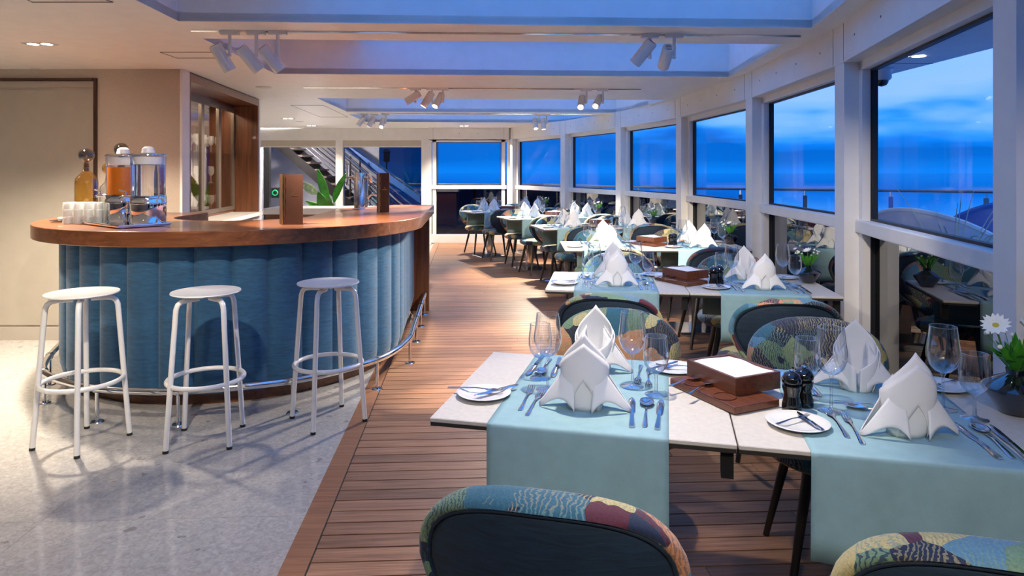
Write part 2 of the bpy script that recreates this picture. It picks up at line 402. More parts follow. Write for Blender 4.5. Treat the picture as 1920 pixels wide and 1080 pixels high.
# --- terrazzo floor with large slabs
fl = empty('floor', kind='structure')
MB().box((-3.3, 6.0, -.035), (7.6, 15.2, .03)).build('screed', M['base_metal'], fl)
def clip(poly, f):
    out = []
    for a, b in zip(poly, poly[1:] + poly[:1]):
        fa, fb = f(a), f(b)
        if fa >= 0: out.append(a)
        if fa * fb < 0:
            k = fa / (fa - fb); out.append((a[0] + (b[0] - a[0]) * k, a[1] + (b[1] - a[1]) * k))
    return out
for i in range(-4, 1):
    for j in range(-1, 6):
        x0, y0 = i * 1.45 - .02, 1.30 + (j - 1) * 1.49
        q = [st(x0 - .3, y0), st(x0 + 1.45 - .3 - .0015, y0), st(x0 + 1.45 - .3 - .0015, y0 + 1.49 - .0015), st(x0 - .3, y0 + 1.49 - .0015)]
        q = clip([(p.x, p.y) for p in q], lambda p: border_x(p[1]) - .1 - p[0])
        if len(q) >= 3: MB().prism(q, -.02, 0).build('tile', M['terrazzo'], fl, 0)
MB().prism([(-7, 9.3), (-1.4, 9.3), (-1.6, 13.4), (-7, 13.4)], -.02, 0).build('tile', M['terrazzo'], fl, 0)

# --- teak planks laid across the room, black caulk between
wf = empty('floor', kind='structure')
MB().prism([(border_x(-1.4) - .1, -1.4), (1.5, -1.4), (2.6, 3), (2.6, 8), (.5, 13.4), (border_x(13.4) - .1, 13.4)], -.03, -.004).build('caulk_bed', M['caulk'], wf, 0)
PW = .0915; t = .62; row = 0
while t < 13.25:
    # across-range of this row
    s0 = None
    y = t
    for _ in range(4):
        x0 = border_x(y); s0 = x0 * CS + y * SN; y = t * CS + s0 * SN
    yr = t * CS + 2 * SN
    xr = arc_x(min(yr, 13.2)) + .02; s1 = xr * CS + yr * SN
    y2 = t * CS + s1 * SN; xr = arc_x(min(y2, 13.2)) + .02; s1 = xr * CS + y2 * SN
    cut = s0 + (s1 - s0) * (.22 + .6 * random.random())
    for a, b in ((s0, cut), (cut, s1)):
        if b - a < .05: continue
        Lp = b - a - .002
        o = MB().box((0, 0, -.006), (Lp, PW - .0075, .012)).build('plank', M['plank'], wf, 0, st((a + b) / 2, t + PW / 2), AX)
    t += PW; row += 1
yy = -.9; 
while yy < 13.2:
    y1 = min(yy + 2.3, 13.2)
    a0, a1 = border_x(yy), border_x(y1)
    MB().prism([(a0 - .1, yy), (a0 - .005, yy), (a1 - .005, y1 - .002), (a1 - .1, y1 - .002)], -.012, .0005).build('border_board', M['border_wood'], wf, 0)
    yy = y1

# --- ceiling with skylight coffers
COF = [  # t0, t1, s_left, s_right near, s_right far, glazing (s0, s1)
    (.30, 1.75, -1.66, 1.05, 1.42), (2.32, 3.91, -1.72, 1.62, 2.00), (4.42, 5.98, -1.79, 2.05, 2.28), (7.95, 9.72, -1.90, 2.26, 2.02), (10.2, 11.75, -1.96, 1.92, 1.52)]
SL = -6.6
ce = empty('ceiling', kind='structure')
mb = MB()
def cq(s00, s01, t0, s10, s11, t1):     # a ceiling slab (s at t0, s at t1)
    mb.prism([tuple(st(s00, t0))[:2], tuple(st(s01, t0))[:2], tuple(st(s11, t1))[:2], tuple(st(s10, t1))[:2]], ZC, ZC + .05)
def arc_s(t):
    s = 2.3
    for _ in range(5):
        y = t * CS + s * SN; x = arc_x(min(max(y, -1.4), 13.27)); s = (x + t * SN) / CS
    return s + .10
T = sorted(set([-1.6, 13.45] + [c[0] for c in COF] + [c[1] for c in COF] + [-.5 + .5 * k for k in range(28)]))
for a, b in zip(T, T[1:]):
    mid = (a + b) / 2; c = next((c for c in COF if c[0] <= mid <= c[1]), None)
    if c is None: cq(SL, arc_s(a), a, SL, arc_s(b), b)
    else:
        cq(SL, c[2], a, SL, c[2], b)
        f = lambda t: c[3] + (c[4] - c[3]) * (t - c[0]) / (c[1] - c[0])
        cq(f(a), arc_s(a), a, f(b), arc_s(b), b)
mb.build('panel', M['ceiling'], ce, 0)
ZT = 2.60
for c in COF:
    t0, t1, s0, r0, r1 = c
    q = [st(s0, t0), st(r0, t0), st(r1, t1), st(s0, t1)]
    for a, b in zip(q, q[1:] + q[:1]):
        d = (b - a).normalized(); n = Vector((d.y, -d.x, 0))
        p = [a, b, b + n * .02, a + n * .02]
        MB().prism([(v.x, v.y) for v in p], ZC + .002, ZT).build('coffer_side', M['coffer'], ce, 0)
    # glazing at the top of the coffer, with a closed strip on the bar side
    sg = s0 + .35 if t0 > 7 else -1.05
    sg = min(sg, s0 + .9) if t0 < 4.2 else sg
    z = ZT
    a = [st(s0 - .02, t0 - .02, z), st(sg, t0 - .02, z), st(sg, t1 + .02, z), st(s0 - .02, t1 + .02, z)]
    MB().prism([(v.x, v.y) for v in a], z, z + .04).build('coffer_top', M['coffer'], ce, 0)
    fr = MB()
    fr.tube([st(sg, t0 + .02, z + .02), st(r0 - .02, t0 + .02, z + .02), st(r1 - .02, t1 - .02, z + .02), st(sg, t1 - .02, z + .02)], .014, 4, True)
    fr.build('skylight_frame', M['gasket'], ce, 0)
    g = [st(sg, t0, z), st(r0, t0, z), st(r1, t1, z), st(sg, t1, z)]
    MB().prism([(v.x, v.y) for v in g], z + .015, z + .023).build('skylight_pane', M['skyglass'], ce, 0)
# access hatches and vents in the ceiling
def hatch(pts):
    w = [at(x, y, ZC) for x, y in pts]
    m = MB(); m.tube([(p.x, p.y, ZC - .001) for p in w], .003, 4, True); m.build('hatch_gap', M['seam'], ce, 0)
hatch([(300, 97.5), (400, 97.5), (430, 108.5), (332, 108.5)])
hatch([(545, 197), (606, 197), (652, 219), (600, 219)])
hatch([(50, -2), (196, -2), (212, 3.5), (60, 3.5)])
for px, py, r in ((495, 163.5, .085), (562, 228.5, .07), (75, 131, .07)):
    p = at(px, py - .5, ZC); MB().lathe([(0, -.004), (r * .9, -.006), (r, 0)], 24, (p.x, p.y, ZC)).build('round_vent', M['vent'], ce)

# --- left wall with the flush door
YL = 5.62
wl = empty('wall_left', kind='structure')
MB().box((-4.9, YL + .06, ZC / 2), (4.22, .12, ZC)).build('wall_panel', M['wallpaper'], wl, 0)
MB().box((-2.785, YL + .055, ZC / 2), (.02, .13, ZC)).build('corner_profile', M['white_paint'], wl, 0)
db = tag(empty('door_1'), kind='structure')
xr = (183 - CX) / F * YL
zt = HC + (321 - 147) / F * YL
MB().box((xr - .011, YL - .008, zt / 2), (.022, .03, zt)).build('jamb', M['brown_trim'], db, 0)
MB().box((-5.0, YL - .008, zt - .011), (2.95, .03, .022)).build('head_jamb', M['brown_trim'], db, 0)
MB().box((-4.55, YL - .004, (zt - .09 + .12) / 2), (2 * (4.55 + xr) - .05, .012, zt - .09 - .13)).build('door_leaf', M['door'], db, 0)
MB().box((-4.55, YL - .004, zt - .052), (2 * (4.55 + xr) - .05, .012, .05)).build('overpanel', M['door'], db, 0)
tag(MB().box((-4.6, YL - .012, .055), (3.6, .02, .11)).build('baseboard_left', M['base_metal'], None, 0), kind='structure')

# --- wall with the walnut niche, running away along the bar
NA, NB = Vector((-2.79, 5.745, 0)), Vector((-3.03, 7.95, 0))
nd = (NB - NA).normalized(); nn = Vector((-nd.y, nd.x, 0))       # nn points into the niche (left)
def nl(a, d, z): v = NA + nd * a + nn * d; return (v.x, v.y, z)
NL = (NB - NA).length
nw = empty('wall_niche', kind='structure')
def nbox(m, a0, a1, d0, d1, z0, z1):
    return m.prism([nl(a0, d0, 0)[:2], nl(a1, d0, 0)[:2], nl(a1, d1, 0)[:2], nl(a0, d1, 0)[:2]], z0, z1)
nbox(MB(), .0, NL, .0, .62, 0, .90).build('lower_wall', M['wallpaper'], nw, 0)
nbox(MB(), 0, NL + .02, .66, .7, .9, ZC).build('back_panel', M['walnut_v'], nw, 0)
nbox(MB(), NL + .0, NL + .06, -.01, .9, 0, ZC).build('end_wall', M['white_paint'], nw, 0)
nbox(MB(), NL - .045, NL, -.012, .66, .94, ZC - .015).build('jamb', M['walnut_v'], nw, 0)
nbox(MB(), .0, .03, -.012, .66, .94, ZC - .015).build('jamb', M['walnut_v'], nw, 0)
nbox(MB(), .03, NL - .045, -.012, .30, ZC - .085, ZC - .015).build('lintel', M['walnut'], nw, 0)
nbox(MB(), .0, NL, -.004, .66, ZC - .015, ZC).build('shadow_gap', M['seam'], nw, 0)
wt = nbox(MB(), .02, NL - .01, -.06, .60, .90, .94).build('niche_worktop', M['stone_white'], None, 0)
tag(wt, 'white stone worktop inside the walnut niche behind the bar', 'worktop')

# --- back wall
wb = empty('wall_back', kind='structure')
XA, XB, XC, XD, XE = -5.05, -3.46, -1.75, -.02, .16
zh = HC + (321 - 263) / F * YB
mb = MB(); mb.box(((SL - .1 + XE) / 2, YB + .06, (zh + ZC) / 2), (XE - SL + .1, .14, ZC - zh)); mb.build('header', M['white_paint'], wb, 0)
for x0, x1 in ((-6.8, XA + .05), (-3.50, -3.36), (-1.80, -1.60), (-.10, .18)):
    MB().box(((x0 + x1) / 2, YB + .05, zh / 2), (x1 - x0, .18, zh)).build('post', M['white_paint'], wb, 0)
MB().box(((XA - .1 + .1) / 2, YB - .01, .075), (5.3, .05, .15)).build('sill_plinth', M['white_paint'], wb, 0)
for n_, (x0, x1) in enumerate(((XA, -3.50), (-3.36, -1.80)), 1):
    w = empty('window_%d' % n_, kind='structure')
    MB().box(((x0 + x1) / 2, YB + .05, (zh + .15) / 2), (x1 - x0, .01, zh - .15)).build('pane', M['pane_dark'], w, 0)
    MB().box(((x0 + x1) / 2, YB + .02, zh - .062), (x1 - x0, .012, .125)).build('roller_shade', M['shade'], w, 0)
    MB().box(((x0 + x1) / 2, YB + .02, zh - .13), (x1 - x0, .02, .016)).build('shade_bar', M['white_paint'], w, 0)
ZP0, ZP1, ZP2, ZP3 = .16, 1.06, 1.145, 2.0      # lower pane, transom, upper pane
def window_unit(name, Lw, loc, rz, posts=True):
    """one glazed bay, local x along the wall, +y into the room, glass at y=0"""
    w = empty(name, loc, rz, kind='structure')
    m = MB(); m.box((Lw / 2, 0, (ZP1 + ZP3) / 2), (Lw, .008, ZP3 - ZP1)); m.build('upper_pane', M['pane'], w, 0)
    m = MB(); m.box((Lw / 2, .0, (ZP0 + ZP1) / 2), (Lw, .008, ZP1 - ZP0)); m.build('lower_pane', M['pane_low'], w, 0)
    for x in (.115, Lw - .115):
        MB().box((x, .035, (ZP0 + ZP3) / 2), (.07, .07, ZP3 - ZP0 + .1)).build('stile', M['white_paint'], w, 0)
        sx = 1 if x < 1 else -1
        MB().box((x + sx * .042, .012, (ZP2 + ZP3) / 2), (.012, .03, ZP3 - ZP2)).build('gasket', M['gasket'], w, 0)
        MB().box((x + sx * .064, .010, (ZP2 + ZP3) / 2), (.010, .026, ZP3 - ZP2)).build('gasket', M['gasket'], w, 0)
        MB().box((x + sx * .040, .012, (ZP0 + ZP1) / 2), (.010, .03, ZP1 - ZP0)).build('gasket', M['gasket'], w, 0)
    bevel(MB().box((Lw / 2, .045, (ZP1 + ZP2) / 2), (Lw - .1, .09, ZP2 - ZP1 - .012)).build('transom', M['white_paint'], w, 0), .006)
    MB().box((Lw / 2, .012, ZP2), (Lw - .2, .03, .014)).build('gasket', M['gasket'], w, 0)
    MB().box((Lw / 2, .012, ZP3 - .004), (Lw - .2, .03, .016)).build('gasket', M['gasket'], w, 0)
    MB().box((Lw / 2, .035, ZP3 + .03), (Lw - .1, .07, .06)).build('head_rail', M['white_paint'], w, 0)
    MB().box((Lw / 2, .05, ZP0 / 2), (Lw, .14, ZP0)).build('sill', M['white_paint'], w, 0)
    MB().box((Lw / 2, .075, (ZP3 + .055 + ZC) / 2), (Lw, .16, ZC - ZP3 - .05)).build('header', M['white_paint'], w, 0)
    for k in range(4):     # screws in the header cover
        x = Lw * (.16 + .225 * k)
        MB().lathe([(0, .003), (.006, .002), (.007, 0)], 8, M=Matrix.Translation((x, .155, ZP3 + .17)) @ Matrix.Rotation(R(-90), 4, 'X')).build('screw', M['seam'], w)
    for x in (.10, Lw - .10):
        MB().box((x, .1555, (ZP3 + .055 + ZC) / 2), (.003, .002, ZC - ZP3 - .06)).build('cover_joint', M['seam'], w, 0)
    return w
# bay in the back wall (x from right to left so that +y faces the room)
window_unit('window_3', 1.60, (-.06, YB + .06, 0), pi)
for i in range(len(P) - 1):
    a, b = Vector((*P[i], 0)), Vector((*P[i + 1], 0))
    # local x must have +y into the room (towards -X side)
    d = a - b; rz = math.atan2(d.y, d.x)
    window_unit('window_%d' % (i + 4), d.length, b, rz)
for i, p in enumerate(P):
    a = Vector((*P[max(i - 1, 0)], 0)) - Vector((*P[min(i + 1, len(P) - 1)], 0)); rz = math.atan2(a.y, a.x)
    o = empty('trim_%d' % (i + 1), (p[0], p[1], 0), rz, kind='structure')
    MB().box((0, .07, (ZP3 + .055) / 2), (.16, .17, ZP3 + .055)).build('post', M['white_paint'], o, 0)
    MB().box((-.0805, .07, (ZP3 + .05) / 2), (.002, .006, ZP3 + .05)).build('joint', M['gasket'], o, 0)

# wall closing the room behind the camera and on the far left
tag(MB().box((-2.6, -1.65, ZC / 2), (8.4, .1, ZC)).build('wall_behind', M['wallpaper'], None, 0), kind='structure')
tag(MB().box((-6.85, 6, ZC / 2), (.1, 15.6, ZC)).build('wall_far_left', M['wallpaper'], None, 0), kind='structure')

# ================================================================== OUTSIDE
sea = MB(); sea.grid(lambda u, v: ((u - .5) * 9000, (v - .5) * 9000, -14), 2, 2)
tag(sea.build('sea', M['sea'], None, 0), 'calm blue sea stretching to the horizon beyond the deck rail', 'sea', kind='stuff')
RAILP = [atY(890, 345.8, 16.6), atY(1020, 345.8, 16.3), (1.9, 14.2, 1.1), (3.2, 12.6, 1.1), (5.1, 11.6, 1.1), (7.4, 10.4, 1.1), (9.4, 8.6, 1.1)]
RAILP = [Vector((p[0], p[1], 1.1)) for p in RAILP]
RAILP = [Vector((-3.6, 16.9, 1.1))] + RAILP
deck = MB().prism([(-8, 13.4), (.11, 13.4), (1.01, 11.55), (1.69, 9.75), (2.14, 7.89), (2.26, 5.81), (2.12, 3.93), (1.72, 2.06), (1.14, .25), (.44, -1.5), (10, -2.0), (9.6, 8.6), (7.5, 10.5), (5.1, 11.7), (3.3, 12.8), (2.0, 14.4), (.9, 16.5), (-3.6, 17.1), (-8, 18)], -.12, -.02).build('floor_outer_deck', M['deck'], None, 0)
tag(deck, kind='structure')
rail = empty('deck_railing', label='steel deck railing with glass panels outside the windows', cat='railing')
MB().tube(RAILP, .024, 8).build('top_rail', M['rail_dark'], rail)
for a, b in zip(RAILP, RAILP[1:]):
    n = max(1, round((b - a).length / 1.25))
    for k in range(n):
        p, q = a.lerp(b, k / n), a.lerp(b, (k + 1) / n)
        d = (q - p).normalized()
        m = MB(); e0, e1 = p + d * .05, q - d * .05
        rz = math.atan2(d.y, d.x)
        m.box(((e0.x + e1.x) / 2, (e0.y + e1.y) / 2, .50), ((e1 - e0).length, .012, .92), rz); m.build('glass_panel', M['balustrade'], rail, 0)
        m = MB(); m.tube([(p.x, p.y, -.02), (p.x, p.y, 1.08)], .016, 8); m.build('post', M['steel'], rail)
        m = MB(); m.box((p.x, p.y, .86), (.07, .05, .28), rz); m.build('clamp', M['steel'], rail, 0)
# roof overhang seen through the nearest windows
oh = empty('ceiling_overhang', kind='structure')
mb = MB(); mb.prism([(2.20, 6.5), (2.33, 5.81), (2.20, 3.93), (1.82, 2.06), (1.24, .25), (.6, -1.4), (3.44, -1.4), (3.44, 6.2), (3.2, 6.5)], 2.30, 2.36); mb.build('soffit', M['ceiling'], oh, 0)
for y in (2.9, 5.45):
    MB().box((2.95, y, 2.299), (.98, .006, .003)).build('joint', M['seam'], oh, 0)
def cam_dome():
    p = atY(1653, 128, 4.6); o = empty('security_camera', p, label='white dome security camera hanging under the outdoor roof overhang', cat='camera')
    m = MB(); m.tube([(0, 0, .0), (0, 0, 2.30 - p.z)], .05, 12); m.build('mount', M['white_paint'], o)
    m = MB(); m.lathe([(0, 0), (.075, 0), (.077, -.01), (.062, -.012), (.062, -.07), (.05, -.085), (0, -.085)], 20); m.build('housing', M['white_enamel'], o)
    m = MB(); m.lathe([(.045, -.083), (.042, -.10), (.03, -.118), (0, -.128)], 16); m.build('dome', M['black_gloss'], o)
cam_dome()
# outdoor lounge shells and grass
def shell(name, c, w, h, rz, mat, label, tail, uc):
    def top(u): return h * (1 - tail * abs(u - uc) ** 2.0)
    o = empty(name, c, rz, label, 'lounge chair')
    m = MB()
    def fn(u, v):
        a = (u - .5) * 2.2
        hh = top(u)
        r = w * (1 + .10 * v)
        return (r * sin(a), r * (1 - cos(a)) * .9, .18 + (hh - .18) * v)
    m.grid(fn, 26, 7); b = m.build('backrest', mat, o, 60); solid(b, .05); 
    m = MB(); m.tube([(w * sin((k / 20 - .5) * 2.2) * 1.1, w * (1 - cos((k / 20 - .5) * 2.2)) * .99, top(k / 20)) for k in range(21)], .028, 8); m.build('top_piping', M['white_paint'] if mat is M['lounge_white'] else mat, o)
    m = MB(); m.lathe([(0, .40), (w * .8, .40), (w * .86, .34), (w * .86, .14), (0, .12)], 24, (0, w * .75, 0)); m.build('seat', mat, o)
    for s in (-1, 1):
        for q in (.25, 1.15):
            m = MB(); m.tube([(s * w * .45, w * q, -.02), (s * w * .45, w * q, .2)], .02, 8); m.build('leg', M['black_metal'], o)
    return o
shell('lounge_chair', (3.02, 4.62, 0), .50, 1.13, R(-38), M['lounge_white'], 'white curved outdoor lounge chair behind the pale grass outside the nearest window', .75, .28)
shell('lounge_chair', (3.95, 5.2, 0), .62, 1.17, R(-15), M['lounge_blue'], 'deep blue round-backed outdoor lounge chair beside the white one', 1.5, .5)
gp = empty('grass_planter', (2.72, 4.12, 0), 0, 'dark planter with pale ornamental grass outside the nearest window', 'planter')
MB().lathe([(0, -.02), (.12, -.02), (.15, .35), (.155, .78), (.14, .78), (.13, .72), (0, .72)], 20).build('pot', M['pot'], gp)
rg = random.Random(3)
for k in range(34):
    a = rg.uniform(0, 2 * pi); ln = rg.uniform(.38, .80); sp = rg.uniform(.10, .42); bend = rg.uniform(.2, 1.1)
    pts = []
    for i in range(8):
        u = i / 7; rr = .05 + sp * u ** 1.3
        pts.append((rr * cos(a), rr * sin(a), 0.71 + ln * (u - bend * .55 * u ** 2.2)))
    m = MB(); m.tube(pts, [.0065 * (1 - .8 * i / 7) + .0006 for i in range(8)], 4); m.build('blade', M['grass'], gp)

# stair outside the back windows
def stairs():
    o = empty('outdoor_staircase', (0, 0, 0), 0, 'dark steel outdoor staircase with rails outside the back windows', 'staircase')
    y0, y1 = 15.3, 16.2
    a, b = atY(500, 251, y0), atY(700, 424, y0)
    for y in (y0, y1):
        m = MB(); d = (b - a).normalized(); n = Vector((-d.z, 0, d.x))
        c = (a + b) / 2; Lr = (b - a).length
        Mx = Matrix(((d.x, 0, n.x, c.x), (0, 1, 0, y), (d.z, 0, n.z, c.z), (0, 0, 0, 1)))
        m.box((0, 0, 0), (Lr, .05, .20), 0, Mx @ Matrix.Identity(4)); m.build('stringer', M['stair_steel'], o, 0)
    ns = 13
    for k in range(ns):
        p = a.lerp(b, (k + .5) / ns)
        MB().box((p.x + .02, (y0 + y1) / 2, p.z + .07), (.27, y1 - y0, .04)).build('tread', M['tread'], o, 0)
    d = Vector((1, 0, (b.z - a.z) / (b.x - a.x)))
    for yy, zz in ((y0 - .03, .0), (y1 + .05, 0)):
        hs = atY(637, 282, y0)
        for k, dz in enumerate((0, -.13, -.25, -.37, -.49, -.61)):
            p0 = hs - d * 2.0 + Vector((0, 0, dz)); p1 = hs + d * 1.9 + Vector((0, 0, dz))
            m = MB(); m.tube([(p0.x, yy, p0.z), (p1.x, yy, p1.z)], .022 if k == 0 else .010, 8); m.build('handrail' if k == 0 else 'rail_bar', M['steel'] if k == 0 else M['stair_steel'], o)
        for q in (-1.5, .25, 1.85):
            p = hs + d * q
            m = MB(); m.tube([(p.x, yy, p.z - .85), (p.x, yy, p.z + .08)], .02, 8); m.build('rail_post', M['stair_steel'], o)
    hs = atY(658, 274, 16.6)
    d2 = Vector((1, 0, -.70))
    p0, p1 = hs - d2 * .6, hs + d2 * 1.72
    m = MB(); m.tube([(p0.x, 16.6, p0.z), (p1.x, 16.6, p1.z), (p1.x + .4, 16.6, p1.z)], .035, 8); m.build('outer_handrail', M['steel'], o)
    m = MB(); m.add([(p0.x, 16.62, p0.z), (p1.x, 16.62, p1.z), (p1.x, 16.62, p1.z - .22), (p0.x, 16.62, p0.z - .22), (p0.x, 16.66, p0.z), (p1.x, 16.66, p1.z), (p1.x, 16.66, p1.z - .22), (p0.x, 16.66, p0.z - .22)],
                      [(0, 1, 2, 3), (7, 6, 5, 4), (0, 4, 5, 1), (3, 2, 6, 7), (0, 3, 7, 4), (1, 5, 6, 2)]); m.build('side_panel', M['lounge_blue'], o, 0)
stairs()
ow = empty('wall_outdoor', kind='structure')
MB().box((-5.6, 17.6, 1.4), (4.2, .1, 2.9)).build('grey_panel', M['grey_wall'], ow, 0)
MB().box((-5.95, 14.6, 1.4), (.9, .1, 2.9)).build('dark_panel', M['dark_wall'], ow, 0)
MB().box((-5.32, 14.5, 1.4), (.12, .12, 2.9)).build('dark_post', M['black_metal'], ow, 0)
p = atY(516, 361.5, 14.5)
db2 = empty('door_button', p, 0, 'small round button with a green light ring beside the outdoor door', 'button')
MB().tube([(.055 * cos(2 * pi * k / 20), -.01, .055 * sin(2 * pi * k / 20)) for k in range(20)], .012, 6, True).build('light_ring', M['green_led'], db2)
m = MB(); m.box((0, .02, 0), (.17, .04, .22)); m.build('plate', M['black_metal'], db2, 0)
p = atY(725, 300, 21)
lp = empty('deck_lantern', (p.x, p.y, 0), 0, 'small dark deck lantern on a pole beyond the staircase', 'lantern')
MB().tube([(0, 0, 0), (0, 0, 1.72)], .025, 8).build('pole', M['black_metal'], lp)
MB().lathe([(0, 1.70), (.10, 1.72), (.10, 2.0), (.14, 2.02), (.06, 2.12), (0, 2.14)], 12).build('lamp_head', M['black_metal'], lp)

# ================================================================== LIGHT FITTINGS
def lamp_data(kind, e, size=.04, cone=60, blend=.6):
    l = bpy.data.lights.new(kind.lower() + '_light', kind); l.energy = e; l.color = WARM
    if kind == 'SPOT': l.spot_size = R(cone); l.spot_blend = blend; l.shadow_soft_size = size
    else: l.shadow_soft_size = size
    return l
def aim(o, d): o.rotation_euler = Vector(d).to_track_quat('-Z', 'Y').to_euler()
def track_head(name, x, y, d, label, group, e=40, cone=52, on=True, side=1, scale=1):
    o = empty(name, (x, y, ZC), 0, label, 'track light', group)
    d = Vector(d).normalized()
    MB().box((0, 0, -.012), (.11, .035, .024)).build('adapter', M['white_enamel'], o, 0)
    s = side
    MB().tube([(.0, 0, -.02), (.0, 0, -.155)], .011, 8).build('arm', M['white_enamel'], o)
    perp = Vector((s, 0, 0)) - d * d.dot(Vector((s, 0, 0)))
    perp = perp.normalized() if perp.length > .2 else d.orthogonal().normalized()
    hc = Vector((0, 0, -.145)) - perp * .052
    q = d.to_track_quat('Z', 'Y').to_matrix().to_4x4()
    Mx = Matrix.Translation(hc) @ q
    h = MB(); h.lathe([(0, -.085), (.033, -.085), (.038, -.078), (.038, .085), (.034, .087), (.031, .07), (.0, .068)], 22, M=Mx); hd = h.build('head', M['white_enamel'], o)
    for k in range(4):
        v = MB(); v.box((0, 0, 0), (.040 - abs(k - 1.5) * .006, .004, .003), 0, Mx @ Matrix.Translation((0, -.018 + .012 * k, -.0855))); v.build('vent_slot', M['seam'], hd, 0)
    f = MB(); f.lathe([(0, .0695), (.030, .0695)], 18, M=Mx); f.build('lens', M['lamp_on'], hd)
    j = MB(); j.tube([Vector((0, 0, -.145)), hc], .012, 8); j.build('pivot', M['white_enamel'], o)
    if on:
        l = bpy.data.objects.new('spot_light', lamp_data('SPOT', e * SPOT_W, .03, cone, .55)); col.objects.link(l); l.parent = o
        l.location = hc + d * .09; aim(l, d)
    return o
def track(x0, x1, y0, y1, label):
    m = MB(); m.tube([(x0, y0, ZC - .002), (x1, y1, ZC - .002)], .008, 4); tag(m.build('track_rail', M['steel'], None, 0), label, 'track rail', 'ceiling tracks')
track(-1.96, 1.83, 4.07, 4.23, 'slim light track across the ceiling between the two nearest skylights')
track(-2.13, 1.35, 6.82, 6.98, 'slim light track across the ceiling over the middle of the room')
track(-2.3, 1.2, 9.88, 10.02, 'slim light track between the two far skylights')
track(-1.6, 1.3, 2.00, 2.12, 'slim light track across the ceiling just above the camera')
G1 = 'track lights over the bar stools'
for x, d, w in ((-1.73, (.42, .38, -.9), 'leftmost'), (-1.567, (.62, .42, -.85), 'middle'), (-1.436, (.58, .40, -.85), 'rightmost')):
    track_head('track_light', x, 4.085, d, w + ' grey-white track light of the three above the bar stools', G1, 62, 60, True, 1)
for x, d, l, e in ((.864, (-.62, .42, -.8), 'track light tilted left, nearest pair over the tables', 75), (1.017, (-.02, 1.35, -.9), 'upright track light, right one of the nearest pair', 120)):
    track_head('track_light', x, 4.18, d, l, 'nearest pair of track lights', e, 58, True, 1 if d[0] > 0 else 1)
for x, d, w in ((-.995, (-.90, .0, -.55), 'left'), (-.827, (-.50, -.15, -.85), 'middle'), (-.711, (-.42, -.50, -.85), 'right')):
    track_head('track_light', x, 6.88, d, w + ' white track light of the three over the aisle', 'three track lights over the aisle', 100, 60)
for x, d, w in ((.777, (-.22, -.85, -.85), 'left'), (.948, (-.45, -.70, -.75), 'right')):
    track_head('track_light', x, 6.96, d, w + ' white track light of the pair over the middle tables', 'middle pair of track lights', 70, 62)
for x, d, w in ((-2.20, (-.55, -.1, -.8), 'left'), (-2.05, (-.45, -.15, -.85), 'middle'), (-1.88, (-.08, -.75, -.9), 'right')):
    track_head('track_light', x, 9.93, d, w + ' white track light of the far three near the staircase window', 'far three track lights', 80, 60)
for x, d, w in ((.40, (.12, -.5, -1), 'left'), (.52, (.10, -.25, -1), 'right')):
    track_head('track_light', x, 10.0, d, w + ' white track light of the farthest pair over the far tables', 'farthest pair of track lights', 130, 85)
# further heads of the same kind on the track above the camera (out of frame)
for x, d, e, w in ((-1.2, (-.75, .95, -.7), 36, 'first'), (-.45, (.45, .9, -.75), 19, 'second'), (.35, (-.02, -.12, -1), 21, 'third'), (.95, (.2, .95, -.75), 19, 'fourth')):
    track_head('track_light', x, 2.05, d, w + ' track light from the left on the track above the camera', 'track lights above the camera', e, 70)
track(-1.5, 1.0, -.35, -.25, 'added out-of-view track for the fill lights behind the camera')  # unseen track and heads, added as front fill for the nearest tables
for x, d, e, w in ((-1.0, (-.4, .95, -.75), 22, 'first'), (-.2, (.22, .95, -.70), 13, 'second'), (.55, (.25, .95, -.70), 12, 'third')):
    track_head('track_light', x, -.30, d, w + ' added fill light from the left on the unseen track behind the camera', 'added fill lights behind the camera', e, 60)
def downlight(px, py, label, e=30, xy=None, cone=120):
    p = at(px, py, ZC) if xy is None else Vector((*xy, ZC))
    o = empty('downlight', (p.x, p.y, ZC), 0, label, 'downlight', 'recessed twin downlights')
    MB().box((0, 0, -.002), (.20, .085, .004)).build('trim', M['white_enamel'], o, 0)
    for s in (-1, 1):
        MB().lathe([(0, -.0045), (.034, -.0045), (.036, -.003)], 16, (s * .046, 0, 0)).build('lamp', M['lamp_on'], o)
    l = bpy.data.objects.new('spot_light', lamp_data('SPOT', e * DOWN_W, .05, cone, .8)); col.objects.link(l); l.parent = o; l.location = (0, 0, -.02)
    return o
downlight(75, 82, 'recessed twin downlight in the ceiling left of the bar', 150)
downlight(540, 222, 'recessed twin downlight left of the far track lights', 70)
downlight(584, 235.5, 'recessed twin downlight nearest the staircase window', 70)
downlight(870, 236, 'recessed twin downlight in front of the back sea window', 170)
downlight(0, 0, 'recessed twin downlight far left near the door', 70, (-4.2, 4.3))
downlight(0, 0, 'recessed twin downlight over the terrazzo left of the camera', 8, (-2.5, 2.2))
downlight(0, 0, 'recessed twin downlight behind the camera left side', 8, (-2.2, .2))
p = at(1713, 107, 2.30)
o = empty('outdoor_downlight', (3.05, 5.1, 2.30), 0, 'twin downlight glowing under the outdoor roof overhang', 'downlight')
for s in (-1, 1): MB().lathe([(0, -.004), (.045, -.004), (.048, 0)], 16, (s * .062, 0, 0)).build('lamp', M['lamp_soft'], o)
o = empty('under_stair_fill', (-5.0, 16.9, 0), 0, 'added hidden fill light low on the deck under the outdoor staircase', 'lamp')
MB().lathe([(0, .02), (.05, .02), (.06, .0)], 16).build('lens', M['lamp_soft'], o)  # hidden lamp added to brighten the grey wall under the stair
l = bpy.data.objects.new('under_stair_fill_bulb', lamp_data('POINT', 260, .06)); col.objects.link(l); l.parent = o; l.location = (0, -.25, .3)
